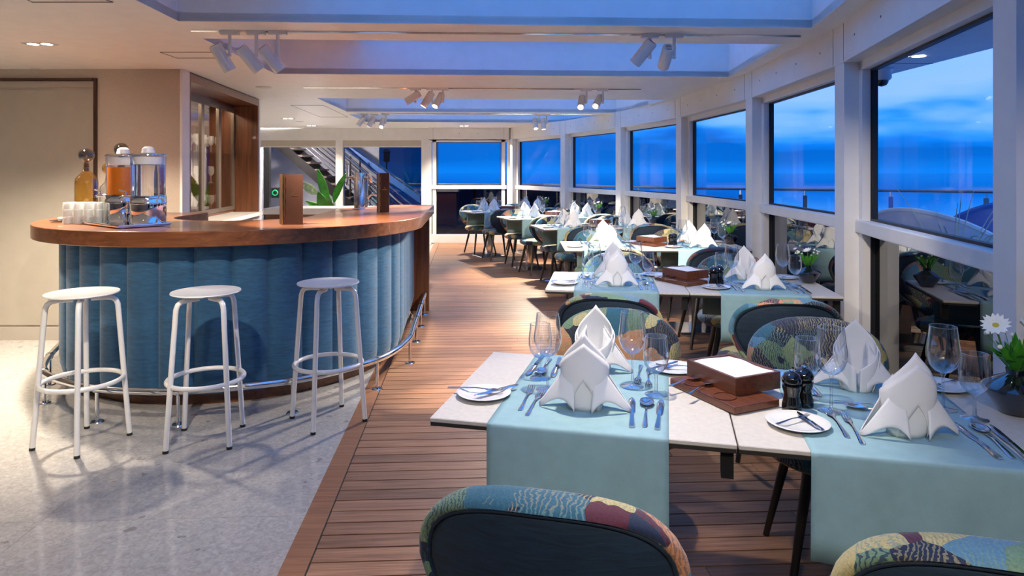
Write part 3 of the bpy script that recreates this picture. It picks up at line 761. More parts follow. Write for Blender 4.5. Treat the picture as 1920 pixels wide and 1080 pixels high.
# out-of-view light added to brighten the outdoor stair
o = empty('added_stair_light', (-4.4, 14.4, 2.55), 0, 'added out-of-view fill light above the outdoor staircase', 'lamp')
MB().lathe([(0, 0), (.06, -.01), (.08, -.05), (.06, -.09), (0, -.1)], 16).build('diffuser', M['lamp_soft'], o)
MB().box((0, 0, .01), (.2, .2, .03)).build('plate', M['white_enamel'], o, 0)
l = bpy.data.objects.new('added_stair_bulb', lamp_data('POINT', 2600, .08)); col.objects.link(l); l.parent = o; l.location = (0, 0, -.2)

# ================================================================== THE BAR
BC = Vector((-2.05, 5.15, 0))
def bp(phi, r, z=0): return (BC.x + r * sin(phi), BC.y - r * cos(phi), z)
bar = empty('bar_counter', (0, 0, 0), 0, 'curved bar front padded in blue velvet channels below the walnut top', 'bar')
RP = 1.165; FW = R(10.3)
def flute(p0, p1, mat):
    """one padded vertical channel between plan points p0 and p1"""
    p0, p1 = Vector(p0), Vector(p1); d = p1 - p0; w = d.length; d.normalize(); n = Vector((d.y, -d.x, 0))
    m = MB()
    def fn(u, v):
        z = .085 + .895 * v
        e = 1 - .55 * max(0, 1 - v / .045) ** 2
        b = .042 * (max(0, 1 - (2 * u - 1) ** 2)) ** .55 * e
        q = p0 + d * w * u + n * b; return (q.x, q.y, z)
    m.grid(fn, 13, 12); q0, q1 = p0 - n * .02, p1 - n * .02
    m.add([(p0.x, p0.y, .085), (p1.x, p1.y, .085), (q1.x, q1.y, .085), (q0.x, q0.y, .085)], [(0, 1, 2, 3)])
    return m.build('padded_channel', mat, bar, 70)
seams = [R(-3.1) + FW * k for k in range(-8, 10)]
for a, b in zip(seams, seams[1:]): flute(bp(a, RP), bp(b, RP), M['velvet'])
sL = Vector(bp(seams[0], RP)); eL = Vector((-3.23, 5.58, 0)); 
for k in range(2): flute(eL.lerp(sL, k / 2), eL.lerp(sL, (k + 1) / 2), M['velvet'])
sR = Vector(bp(seams[-1], RP)); eR = Vector((-1.03, 6.76, 0))
for k in range(8): flute(sR.lerp(eR, k / 8), sR.lerp(eR, (k + 1) / 8), M['velvet'])
RK = 1.10
kp = [(-3.13, 5.6)] + [bp(R(-88 + 176 * k / 32), RK)[:2] for k in range(33)] + [(-1.08, 6.72)]
ki = [(p[0] * .98 + BC.x * .02, p[1] * .98 + (BC.y + .3) * .02) for p in kp]
m = MB()
for k in range(len(kp) - 1):
    m.prism([kp[k], kp[k + 1], ki[k + 1], ki[k]], 0, .98)
m.build('kick_plate', M['walnut'], bar, 0)
MB().box((-.94, 6.80, .49), (.19, .055, .98)).build('end_panel', M['walnut_v'], bar, 0)
ct = empty('walnut_counter', (0, 0, 0), 0, 'thick curved walnut bar top with a rounded left end', 'countertop')
outer = [bp(R(-90 + 180 * k / 56), 1.355)[:2] for k in range(57)]
inner = [bp(R(90 - 180 * k / 30), .50)[:2] for k in range(31)]
poly = [(-3.405, 5.60)] + outer + [(-.725, 5.6), (-.80, 6.84), (-1.2, 6.84), (-1.6, 6.1)] + inner + [(-2.55, 5.60)]
poly = [(BC.x + (x - BC.x), y) for x, y in poly]
o = MB().prism(poly, .985, 1.075).build('slab', M['walnut'], ct, 35); bevel(o, .004, 2)
# foot rail
RL = [(-3.33, 5.35), (-3.30, 5.0), (-3.08, 4.44), (-2.87, 4.09), (-2.62, 3.90), (-2.35, 3.776), (-2.10, 3.73), (-1.868, 3.73), (-1.57, 3.80), (-1.29, 3.918), (-1.08, 4.09), (-.88, 4.35), (-.79, 4.62), (-.755, 4.94), (-.775, 5.25), (-.796, 5.56), (-.815, 5.85), (-.834, 6.1), (-.87, 6.62), (-.88, 6.74)]
def smooth(pts, n=6, z=None):
    out = []
    for i in range(len(pts) - 1):
        p0, p1, p2, p3 = (Vector((*pts[max(i - 1, 0)][:2], 0)), Vector((*pts[i][:2], 0)), Vector((*pts[i + 1][:2], 0)), Vector((*pts[min(i + 2, len(pts) - 1)][:2], 0)))
        for k in range(n):
            t = k / n
            out.append(.5 * ((2 * p1) + (p2 - p0) * t + (2 * p0 - 5 * p1 + 4 * p2 - p3) * t * t + (3 * p1 - p0 - 3 * p2 + p3) * t ** 3))
    out.append(Vector((*pts[-1][:2], 0)))
    return [Vector((p.x, p.y, z)) for p in out]
fr = empty('foot_rail', (0, 0, 0), 0, 'polished steel foot rail curving round the base of the bar', 'rail')
MB().tube(smooth(RL, 6, .19), .021, 12).build('rail_tube', M['steel'], fr)
for i in (2, 3, 5, 7, 9, 11, 13, 15, 17, 18):
    x, y = RL[i]
    MB().tube([(x, y, 0), (x, y, .19)], .0105, 10).build('post', M['steel'], fr)
    MB().lathe([(0, .008), (.032, .006), (.036, 0)], 18, (x, y, 0)).build('flange', M['steel'], fr)
    MB().tube([Vector((x, y, .19)) + Vector((-.012, 0, 0)), Vector((x, y, .19)) + Vector((.012, 0, 0))], .0245, 12).build('collar', M['steel'], fr)

# --- stools
def stool():
    o = empty('bar_stool')
    m = MB(); m.lathe([(0, .765), (.10, .768), (.168, .777), (.174, .782), (.172, .787), (.12, .782), (.06, .777), (0, .775)], 40); m.build('seat', M['white_enamel'], o, 60)
    for k in range(4):
        a = k * pi / 2; c, s = cos(a), sin(a)
        rs = [(.04, .752), (.105, .752), (.135, .748), (.152, .735), (.161, .712), (.164, .68), (.215, .012)]
        m = MB(); m.tube([(r * c, r * s, z) for r, z in rs], .0135, 12); m.build('leg', M['white_enamel'], o)
        m = MB(); m.tube([(.2145 * c, .2145 * s, .014), (.2155 * c, .2155 * s, 0)], .0142, 12); m.build('rubber_foot', M['rubber'], o)
    m = MB(); m.tube([(.187 * cos(2 * pi * k / 40), .187 * sin(2 * pi * k / 40), .325) for k in range(40)], .0125, 10, True); m.build('foot_ring', M['white_enamel'], o)
    return o
for (x, y), a, l in (((-2.25, 3.49), 27, 'white metal bar stool nearest the door, leftmost of three'), ((-1.62, 3.53), 55, 'white metal bar stool in the middle of the three'), ((-1.05, 3.81), -6, 'white metal bar stool standing next to the wooden floor')):
    place('stool', stool, (x, y, 0), R(a), l, 'stool', 'bar stools')

# --- things on the bar
ZB = 1.075
tr = empty('drinks_tray', (-2.49, 4.28, ZB), R(141.5), 'mirror-polished rectangular tray under the drink dispensers', 'tray')
o = MB().box((0, 0, .010), (.62, .30, .012)).build('plate', M['chrome'], tr, 0); bevel(o, .003)
MB().tube([(.31, .15, .016), (-.31, .15, .016), (-.31, -.15, .016), (.31, -.15, .016)], .006, 8, True).build('rim', M['chrome'], tr)
for sx in (-1, 1):
    for sy in (-1, 1): MB().lathe([(0, 0), (.012, 0), (.012, .006), (0, .006)], 10, (sx * .28, sy * .12, 0)).build('foot', M['chrome'], tr)
def dispenser(x, y, rz, fill, label, h):
    o = empty('drink_dispenser', (x, y, ZB + .016), rz, label, 'dispenser', 'drink dispensers')
    MB().lathe([(0, 0), (.100, 0), (.104, .006), (.104, .118), (.108, .122), (.108, .136), (.105, .14), (.105, .172), (.0, .172)], 36).build('base', M['chrome'], o)
    MB().lathe([(.100, .172), (.103, .42), (.103, .428)], 36).build('tank', M['tank'], o)
    if fill == 'juice': MB().lathe([(0, .174), (.094, .174), (.094, h), (0, h)], 36).build('juice', M['juice'], o)
    else: MB().lathe([(0, .174), (.097, .174), (.097, h), (0, h)], 36).build('water', M['water'], o)
    MB().lathe([(0, .375), (.085, .37), (.088, .42), (0, .42)], 28).build('cooling_insert', M['frosted'], o)
    MB().lathe([(.0, .446), (.098, .442), (.108, .436), (.109, .428), (.1, .426), (0, .426)], 36).build('lid', M['chrome'], o)
    MB().tube([(-.03, 0, .44), (-.03, 0, .47), (.0, 0, .482), (.03, 0, .47), (.03, 0, .44)], .008, 8).build('lid_handle', M['chrome'], o)
    MB().lathe([(.0, .444), (.04, .446), (.035, .475), (.02, .487), (0, .489)], 18, (0, 0, 0)).build('lid_knob', M['frosted'], o)
    tp = empty('tap', (0, 0, 0)); tp.parent = o
    MB().tube([(-.10, 0, .166), (-.150, 0, .166), (-.166, 0, .162), (-.168, 0, .150)], .010, 10).build('spout', M['chrome'], tp)
    MB().tube([(-.135, 0, .170), (-.135, 0, .195), (-.175, 0, .208)], .006, 8).build('lever', M['chrome'], tp)
    return o
dispenser(-2.335, 4.28, R(8), 'water', 'chrome dispenser with clear water tank, front of the pair', .372)
dispenser(-2.60, 4.46, R(10), 'juice', 'chrome dispenser filled with orange juice behind the water one', .355)
def decanter(x, y, mb_, ms, label, hb, rb, ball):
    o = empty('decanter', (x, y, ZB), 0, label, 'decanter', 'decanters on the bar')
    MB().lathe([(0, .002), (rb * .96, .002), (rb, .015), (rb, hb * .66), (rb * .93, hb * .74), (rb * .45, hb * .84), (.021, hb * .88), (.018, hb * .98), (.022, hb)], 28).build('body', mb_, o)
    MB().lathe([(.014, hb * .86), (.0145, hb + .012)], 14).build('stopper_neck', ms, o)
    MB().lathe([(ball * sin(pi * k / 14), hb + .008 + ball - ball * cos(pi * k / 14)) for k in range(15)], 24).build('stopper_ball', ms, o)
decanter(-3.00, 4.70, M['amber'], M['smoke'], 'amber glass decanter with a clear smoky ball stopper', .40, .073, .050)
decanter(-2.93, 4.84, M['clear_dec'], M['amber'], 'short clear glass decanter with an amber ball stopper', .315, .058, .042)
decanter(-2.93, 5.0, M['smoke'], M['smoke'], 'tall smoke-grey decanter with a dark ball stopper, rearmost', .45, .06, .050)
tm = MB(); tm.lathe([(.0, .0455), (.027, .0455), (.028, .043), (.031, .0)], 14); tm.lathe([(.028, .0), (.025, .036), (0, .037)], 14)
tmesh = tm.mesh('tumbler', M['tumbler'])
for k in range(3):
    for i in range(4):
        for j in range(2):
            x = -2.905 + i * .066 - j * .02; y = 4.36 + j * .068
            o = obj_of('tumbler', tmesh, None, (x, y, ZB + k * .0465 + .002), random.random() * 3)
            tag(o, '%s-layer upturned tumbler, %s from the left, %s file, stacked beside the dispensers' % (('bottom', 'middle', 'top')[k], ('first', 'second', 'third', 'fourth')[i], ('front', 'back')[j]), 'tumbler', 'stacked tumblers on the bar')
o = empty('saucer', (-3.06, 4.53, ZB), 0, 'small dark saucer at the left end of the bar', 'saucer')
MB().lathe([(0, .003), (.04, .003), (.07, .010), (.072, .013), (.04, .007), (0, .006)], 28).build('dish', M['smoke'], o)
o = MB().lathe([(0, 0), (.021, 0), (.023, .02), (.018, .026), (0, .026)], 16).build('ramekin', M['porcelain'], None, 40, (-3.06, 4.53, ZB + .0065)); tag(o, 'little white pot on the dark saucer', 'pot')
def menu(px, py, Y, w, spine, h, label, rz):
    p = Vector(((px - CX) / F * Y, Y, ZB))
    o = empty('menu', p, rz, label, 'menu', 'standing menus on the bar')
    for k, (a, mt) in enumerate(((R(0), 'menu'), (R(118), 'menu'))):
        c = MB(); ww = w if k == 0 else spine
        c.box((ww / 2, 0, h / 2), (ww, .005, h)); b = c.build('cover', M[mt], o, 0); b.rotation_euler.z = a
    e = MB(); e.tube([(0, -.003, 0), (0, -.003, h)], .004, 8); e.build('spine', M['gold'], o)
    m = MB(); m.tube([(.014 + .003 * sin(k * 1.7), -.0045, h * (.06 + .9 * k / 16)) for k in range(17)], .0012, 6); m.build('cord', M['gold'], o)
    em = MB(); s = .0045
    em.add([(w * .57, -.0032, h * .625 + s), (w * .57 + s, -.0032, h * .625), (w * .57, -.0032, h * .625 - s), (w * .57 - s, -.0032, h * .625), (w * .57, -.0026, h * .625)], [(0, 1, 2, 3), (0, 1, 4), (1, 2, 4), (2, 3, 4), (3, 0, 4)])
    em.build('emblem', M['gold'], o, 0)
    for k in range(7): MB().box((w * .57 + (k - 3) * .0062, -.0028, h * .575), (.0042, .0012, .0042 if k % 2 else .0052)).build('gold_letter', M['gold'], o, 0)
menu(530, 0, 4.30, .128, .075, .325, 'brown leather menu with gold emblem standing in front of the plant', R(4))
menu(711, 0, 5.60, .085, .07, .33, 'narrow reddish-brown menu standing beside the beer tap', R(-2))
tp = empty('beer_tap', (-1.375, 6.0, ZB), 0, 'chrome beer tap column with side levers on the bar', 'beer tap')
MB().lathe([(0, 0), (.058, 0), (.058, .012), (.046, .016), (.046, .325), (.043, .33), (0, .33)], 28).build('column', M['steel'], tp)
MB().tube([(.06, .02, .02), (.06, .02, .33)], .014, 12).build('side_pipe', M['steel'], tp)
MB().tube([(-.04, 0, .29), (-.115, 0, .29)], .010, 10).build('tap_arm', M['chrome'], tp)
MB().tube([(-.105, 0, .285), (-.105, 0, .40)], [.009, .013], 10).build('handle', M['white_enamel'], tp)
MB().tube([(-.10, 0, .285), (-.112, 0, .22)], .008, 8).build('spout', M['chrome'], tp)
MB().tube([(.04, 0, .29), (.09, 0, .29)], .010, 10).build('tap_arm', M['chrome'], tp)
MB().lathe([(0, -.01), (.042, -.01), (.044, 0), (.042, .01), (0, .012)], 24, M=Matrix.Translation((.10, 0, .285)) @ Matrix.Rotation(R(72), 4, 'Y')).build('badge', M['chrome'], tp)
MB().tube([(.075, 0, .10), (.11, 0, .135), (.16, 0, .13)], .008, 8).build('lower_spout', M['chrome'], tp)

# --- back counter and plant behind the bar
bk = empty('back_counter', (0, 0, 0), 0, 'low cabinet with a white top behind the bar', 'cabinet')
MB().box((-2.3, 8.75, .435), (1.66, .55, .87)).build('body', M['walnut'], bk, 0)
o = MB().box((-2.28, 8.75, .91), (1.74, .62, .08)).build('top', M['stone_white'], bk, 0); bevel(o, .012, 3)
for k in range(3):
    d = MB().box((-2.3 + (k - 1) * .55, 8.468, .45), (.53, .016, .78)).build('door', M['walnut_v'], bk, 0)
    MB().box((-2.3 + (k - 1) * .55 + .2, 8.452, .62), (.012, .016, .14)).build('handle', M['bronze'], d, 0)
pl = empty('potted_plant', (-2.62, 9.55, 0), 0, 'green broad-leaved potted plant behind the back counter', 'plant')
MB().lathe([(0, 0), (.16, 0), (.21, .40), (.215, .44), (.19, .44), (.18, .40), (0, .39)], 24).build('pot', M['pot'], pl)
def leaf(base, tip, w, mat, twist=0):
    base, tip = Vector(base), Vector(tip); d = tip - base; L_ = d.length; d.normalize()
    view = Vector((sin(twist), -cos(twist), .15)).normalized(); sd = d.cross(view).normalized(); n = sd.cross(d)
    m = MB()
    def fn(u, v):
        ww = w * (sin(pi * min(1, v * .92 + .04) ** .8)) ** .9
        x = (u - .5) * 2
        return base + d * L_ * v + sd * ww * x + n * (abs(x) * ww * .3 - .10 * L_ * v * v)
    m.grid(fn, 7, 12); o = m.build('leaf', mat, pl, 80); solid(o, .0015)
for b, t_, w, mt, tw in (((-.02, 0, .98), (-.15, -.05, 1.45), .062, 'leaf', .2), ((.07, 0, .98), (.22, 0, 1.40), .062, 'leaf', -.4), ((-.14, -.05, 1.09), (-.42, -.1, 1.28), .06, 'leaf_pale', .1),
                        ((-.03, -.05, .86), (-.13, -.1, 1.12), .075, 'leaf', 0), ((-.02, .02, .82), (-.32, -.05, 1.0), .05, 'leaf', .5), ((.09, 0, .80), (.42, .05, .92), .06, 'leaf', -.2),
                        ((.02, -.06, .80), (.03, -.14, 1.06), .07, 'leaf', .1), ((-.1, 0, .75), (-.22, -.1, .93), .06, 'leaf', .3)):
    leaf(b, t_, w, M[mt], tw)
    MB().tube([(b[0] * .2, b[1] * .2, .39), (b[0] * .7, b[1] * .7, .39 + (b[2] - .39) * .6), b], [.011, .009, .006], 6).build('stem', M['stem'], pl)

# --- glass-fronted cabinet in the niche
gc = empty('display_cabinet', (0, 0, 0), 0, 'bronze-framed glass cabinet with shelves of stemware in the walnut niche', 'cabinet')
DD = .27
def nbar(a0, a1, d0, d1, z0, z1, name, mat): return nbox(MB(), a0, a1, d0, d1, z0, z1).build(name, mat, gc, 0)
nbar(.03, NL - .045, DD, .66, 2.16, 2.195, 'top_board', M['walnut'])
nbar(.03, NL - .045, DD, .66, .94, .965, 'base_board', M['walnut'])
for z in (1.28, 1.62): nbar(.04, NL - .05, DD + .03, .645, z, z + .008, 'shelf', M['tank'])
NDOOR = 4; dw = (NL - .08) / NDOOR
for k in range(NDOOR):
    a0 = .035 + k * dw; a1 = a0 + dw - .004
    dr = empty('door'); dr.parent = gc
    for (q0, q1, z0, z1) in ((a0, a0 + .04, .97, 2.155), (a1 - .04, a1, .97, 2.155), (a0 + .04, a1 - .04, .97, 1.015), (a0 + .04, a1 - .04, 2.11, 2.155)):
        nbox(MB(), q0, q1, DD - .02, DD + .01, z0, z1).build('frame_bar', M['bronze'], dr, 0)
    nbox(MB(), a0 + .04, a1 - .04, DD - .006, DD - .001, 1.015, 2.11).build('pane', M['cab_glass'], dr, 0)
nbar(.06, NL - .07, DD + .06, DD + .085, 2.148, 2.158, 'added_light_strip', M['lamp_on'])  # glowing strip and its area lamp are added to make the stemware show
cl = bpy.data.lights.new('cabinet_fill', 'AREA'); cl.shape = 'RECTANGLE'; cl.size = 1.9; cl.size_y = .03; cl.energy = 14; cl.color = WARM
clo = bpy.data.objects.new('cabinet_fill', cl); col.objects.link(clo); clo.parent = gc; clo.location = nl(NL / 2, DD + .072, 2.14); clo.rotation_euler = (0, 0, math.atan2(nd.y, nd.x))
sg_ = MB(); sg_.lathe([(0, .002), (.032, .002), (.004, .008), (.004, .075), (.02, .09), (.034, .115), (.034, .15), (.028, .185)], 14)
stem_me = sg_.mesh('stem_glass', M['tumbler'])
q = 0
for z, zl in ((.967, 'bottom'), (1.290, 'middle'), (1.630, 'top')):
    for i in range(6):
        for j in range(2):
            if zl == 'middle' and (i % 2): continue
            v = nl(.9 + i * .225 + .04 * j, DD + .13 + j * .15, z)
            o = obj_of('stem_glass', stem_me, None, v, random.random() * 3)
            tag(o, 'clear stem glass, %s from the left, %s file, %s shelf of the glass cabinet' % (('first', 'second', 'third', 'fourth', 'fifth', 'sixth')[i], ('front', 'back')[j], zl), 'glass', 'stemware on the %s cabinet shelf' % zl)

# ================================================================== TABLES AND CHAIRS
def chair():
    o = empty('dining_chair')
    # rounded seat
    def fn(u, v):
        a = 2 * pi * u
        prof = [(.0, .405), (.16, .405), (.215, .413), (.232, .435), (.232, .452), (.215, .475), (.15, .486), (0, .489)]
        return prof
    m = MB()
    prof = [(0, .400), (.15, .400), (.205, .406), (.228, .425), (.234, .445), (.224, .468), (.19, .482), (.10, .489), (0, .490)]
    m.lathe(prof, 32)
    for i, vtx in enumerate(m.v): m.v[i] = (vtx[0] * 1.14, vtx[1] * 1.02, vtx[2])
    m.build('seat', M['pattern'], o, 80)
    # shell back: outline points and rings
    N = 44
    def outl(phi, k):
        c, s = cos(phi), sin(phi)
        ex = 2 / 2.5
        x = math.copysign(abs(c) ** ex, c) * .252; z = math.copysign(abs(s) ** ex, s)
        z = z * (.168 if z > 0 else .25)
        x *= 1 - .42 * max(0, -z / .235) ** 1.3
        return x * k, .662 + z * k
    def P3(phi, k, d):
        x, z = outl(phi, k)
        y = -.275 + 1.05 * x * x - .16 * (z - .42)
        tx = 2.1 * x; n = Vector((tx, -1, -.16)).normalized()
        return Vector((x, y, z)) + n * d
    rim = [(.885, .026), (.905, .038), (.94, .044), (.978, .038), (1.0, .022), (1.005, .002), (.99, -.016), (.95, -.028), (.80, -.040), (.5, -.046), (.25, -.048), (.02, -.048)]
    m = MB(); m.grid(lambda u, v: P3(2 * pi * u, *rim[round(v * (len(rim) - 1))]), N, len(rim), True); m.build('backrest', M['pattern'], o, 80)
    pan = [(.905, .022), (.88, .031), (.82, .035), (.6, .039), (.3, .042), (.02, .043)]
    m = MB(); m.grid(lambda u, v: P3(2 * pi * u, *pan[round(v * (len(pan) - 1))]), N, len(pan), True); m.build('back_panel', M['navy'], o, 80)
    m = MB(); m.tube([P3(2 * pi * k / N, .892, .035) for k in range(N)], .0042, 6, True); m.build('piping', M['navy'], o)
    for sx in (-1, 1):
        for sy in (-1, 1):
            m = MB(); m.tube([(sx * .13, sy * .13, .405), (sx * .205, sy * .205, 0)], [.020, .0115], 10); m.build('leg', M['ebony'], o)
    return o
TW, TD = .80, .68
def table_ped():
    o = empty('dining_table')
    t_ = MB().box((TW / 2, TD / 2, .744), (TW - .004, TD, .012)).build('table_top', M['laminate'], o, 0); bevel(t_, .002, 1)
    MB().box((TW / 2, TD / 2, .733), (TW - .008, TD - .004, .010)).build('edge_board', M['laminate_edge'], o, 0)
    MB().box((TW / 2, TD / 2, .37), (.09, .09, .73)).build('column', M['steel'], o, 0)
    MB().box((TW - .022, .05, .69), (.03, .03, .08)).build('link_bracket', M['black_metal'], o, 0)
    MB().box((TW / 2, TD / 2, .007), (.42, .42, .014)).build('base_plate', M['steel'], o, 0)
    return o
def runner():
    m = MB(); x0, x1 = .165, .635; zt = .7515; drop = .26
    prof = []
    def curve(q):   # q in 0..1 runs from the front hem over the table to the back hem
        Lh = drop; Lt = TD + .016; tot = 2 * Lh + Lt; s = q * tot; r = .008
        if s < Lh - r: return -.008, zt - Lh + s
        if s > tot - Lh + r: return TD + .008, zt - (s - (tot - Lh))
        if s < Lh + r:
            a = (s - Lh + r) / (2 * r) * pi / 2; return -.008 + r * (1 - cos(a)), zt - r + r * sin(a)
        if s > tot - Lh - r:
            a = (s - (tot - Lh - r)) / (2 * r) * pi / 2; return TD + .008 - r + r * sin(a), zt - r + r * cos(a)
        return -.008 + (s - Lh), zt
    qs = [0, .05, .1, .15, .185, .205, .212, .2165, .221, .2255, .23, .24, .3, .5, .7, .76, .77, .7745, .779, .7835, .788, .80, .85, .9, .95, 1]
    def fn(u, v):
        q = qs[round(v * (len(qs) - 1))]; y, z = curve(q)
        hang = max(0, zt - z - .01)
        w = .006 * sin(u * 17 + 1.3) * hang / drop * 1.3
        return (x0 + (x1 - x0) * u + .004 * (1 if u > .5 else -1) * hang, y + (w if y > TD / 2 else w - .004 * hang / drop), z)
    m.grid(fn, 25, len(qs)); o = m.build('table_runner', M['runner'], None, 70); solid(o, .0015, 0)
    return o
def napkin():
    o = empty('folded_napkin'); Hh = .212
    def rad(z):
        k = z / Hh
        return .036 + .018 * sin(pi * min(1, k * 1.02)) ** .9 - .010 * max(0, k - .5)
    def sect(th, z, grow=0):
        r = rad(z) + grow; k = z / Hh
        c = cos(th); fl = .86 if c > 0 else .95
        return (r * sin(th) * 1.10, -r * math.copysign(abs(c) ** .85, c) * fl * (1 - .35 * k) - .016 * k * k, z)
    m = MB()
    def hood(u, v):
        th = (u - .5) * 2 * pi * .97
        h = .070 + (Hh - .070) * max(0, 1 - abs(th) / pi) ** 1.12
        return sect(th, h * v)
    m.grid(hood, 45, 14); b = m.build('hood', M['napkin'], o, 35); solid(b, .0022)
    m = MB()
    def cuff(u, v):     # folded band wrapped round the front, peaked just below the tip
        th = (u - .5) * 2 * pi * .62
        top = .105 + .078 * max(0, 1 - abs(th) / (pi * .62)); bot = .0 + .085 * max(0, 1 - abs(th) / (pi * .30)) ** 1.0
        z = bot + (top - bot) * v
        return sect(th, z, .0035 + .0015 * v)
    m.grid(cuff, 33, 9); b = m.build('cuff', M['napkin'], o, 35); solid(b, .0024)
    for s in (-1, 1):
        for fb in (-1, 1):
            m = MB()
            def wing(u, v):     # u: lower edge to upper edge, v: body to tip
                xu, zu = .030 + .094 * v, .146 - .136 * v ** .92
                xl, zl = .022 + .100 * v, .0015 + .036 * sin(pi * v ** .85) * (1 - v) ** .25
                x = xl + (xu - xl) * u; z = zl + max(0, zu - zl) * u
                y = fb * (.040 * (1 - v) ** .6) * (1 - .70 * u ** 1.3) - .010 * v + (-.012 if fb < 0 else 0) * (1 - v)
                return (s * x, y, max(.0015, z))
            m.grid(wing, 9, 16); b = m.build('side_fold', M['napkin'], o, 50); solid(b, .0022)
    return o
def plate():
    o = empty('side_plate')
    MB().lathe([(0, .002), (.045, .002), (.052, .004), (.078, .012), (.080, .014), (.077, .015), (.052, .0075), (.045, .006), (0, .006)], 36).build('dish', M['porcelain'], o, 60)
    return o
def flat(pts, w, z, th=.0022):
    """flat tapering bar of cutlery through pts=(y,z), half widths w"""
    m = MB(); n = len(pts)
    vs = []
    for (y, zz), ww in zip(pts, w):
        vs += [(-ww, y, zz), (ww, y, zz), (ww * .7, y, zz + th), (-ww * .7, y, zz + th)]
    fs = [(3, 2, 1, 0), tuple(4 * (n - 1) + k for k in range(4))]
    for i in range(n - 1):
        for k in range(4): fs.append((4 * i + k, 4 * i + (k + 1) % 4, 4 * i + 4 + (k + 1) % 4, 4 * i + 4 + k))
    m.add(vs, fs); return m
def fork():
    o = empty('fork')
    flat([(0, .001), (.012, .001), (.05, .003), (.10, .006), (.135, .004), (.15, .002), (.163, .003)], [.0055, .0075, .005, .003, .0035, .010, .0115], 0).build('handle', M['cutlery'], o, 50)
    for k in range(4):
        x = (k - 1.5) * .0062
        m = MB(); m.tube([(x, .160, .004), (x, .178, .003), (x, .203, .008)], [.0021, .0019, .0012], 5); m.build('tine', M['cutlery'], o)
    return o
def knife():
    o = empty('knife')
    flat([(0, .001), (.012, .001), (.06, .002), (.10, .003)], [.0065, .0085, .006, .0055], 0, .005).build('handle', M['cutlery'], o, 50)
    flat([(.10, .003), (.118, .003), (.19, .003), (.215, .003), (.226, .003)], [.005, .0095, .0105, .008, .002], 0, .0018).build('blade', M['cutlery'], o, 50)
    return o
def spoon():
    o = empty('spoon')
    flat([(0, .001), (.012, .001), (.05, .004), (.10, .008), (.14, .005)], [.0055, .0075, .005, .003, .003], 0).build('handle', M['cutlery'], o, 50)
    m = MB()
    def fn(u, v):
        a = 2 * pi * u; return (.0205 * v * cos(a), .170 + .033 * v * sin(a) + .004 * v, .003 + .008 * v * v)
    m.grid(fn, 20, 6, True); b = m.build('bowl', M['cutlery'], o, 70); solid(b, .0012)
    return o
def wine(big):
    o = empty('wine_glass' if big else 'water_glass')
    if big: pr = [(.0, .004), (.010, .0035), (.034, .0015), (.036, .0005), (.034, .0025), (.012, .005), (.0042, .012), (.0036, .05), (.0040, .092), (.008, .100)]; bl = [(.004, .100), (.02, .107), (.034, .122), (.042, .145), (.0425, .165), (.038, .20), (.034, .232)]
    else: pr = [(.0, .004), (.010, .0035), (.032, .0015), (.034, .0005), (.032, .0025), (.012, .005), (.0048, .012), (.0042, .035), (.005, .058), (.010, .066)]; bl = [(.005, .066), (.022, .073), (.034, .09), (.0375, .11), (.037, .135), (.034, .16), (.032, .176)]
    MB().lathe(pr, 24).build('stem', M['wineglass'], o, 80)
    MB().lathe(bl, 28).build('bowl', M['wineglass'], o, 80)
    r, z = bl[-1]
    MB().tube([(r * cos(2 * pi * k / 28), r * sin(2 * pi * k / 28), z) for k in range(28)], .0008, 4, True).build('lip', M['wineglass'], o)
    return o
def tray():
    o = empty('serving_tray')
    b = MB().box((0, 0, .013), (.285, .165, .022)).build('board', M['walnut_box'], o, 0); bevel(b, .004, 2)
    for k in (-1, 1):
        MB().lathe([(0, .0245), (.028, .0245), (.033, .0262), (.030, .0265)], 24, (k * .065, -.048, 0)).build('recess_ring', M['walnut_box'], o)
    return o
def nbox_():
    o = empty('napkin_box')
    for sx, sy, wx, wy in ((0, -.081, .215, .010), (0, .081, .215, .010), (-.1025, 0, .010, .152), (.1025, 0, .010, .152)):
        MB().box((sx, sy, .025), (wx, wy, .05)).build('side', M['walnut_box'], o, 0)
    MB().box((0, 0, .003), (.2, .155, .006)).build('bottom', M['walnut_box'], o, 0)
    return o
def nstack():
    m = MB(); m.grid(lambda u, v: ((u - .5) * .192, (v - .5) * .150, .040 + .014 * sin(pi * u) * sin(pi * v) + .0025 * sin(u * 9 + v * 5)), 14, 12)
    m.box((0, 0, .022), (.190, .148, .034)); o = m.build('paper_napkins', M['napkin'], None, 60); return o
def mill():
    o = empty('pepper_mill')
    MB().lathe([(0, 0), (.026, 0), (.027, .004), (.026, .02), (.021, .042), (.021, .050), (.025, .064), (.026, .072), (.020, .076)], 24).build('body', M['black_gloss'], o, 50)
    MB().lathe([(.019, .076), (.026, .080), (.027, .090), (.020, .104), (.008, .109), (0, .110)], 24).build('head', M['black_gloss'], o, 50)
    MB().lathe([(0, .109), (.006, .110), (.007, .115), (0, .118)], 12).build('knob', M['chrome'], o)
    return o
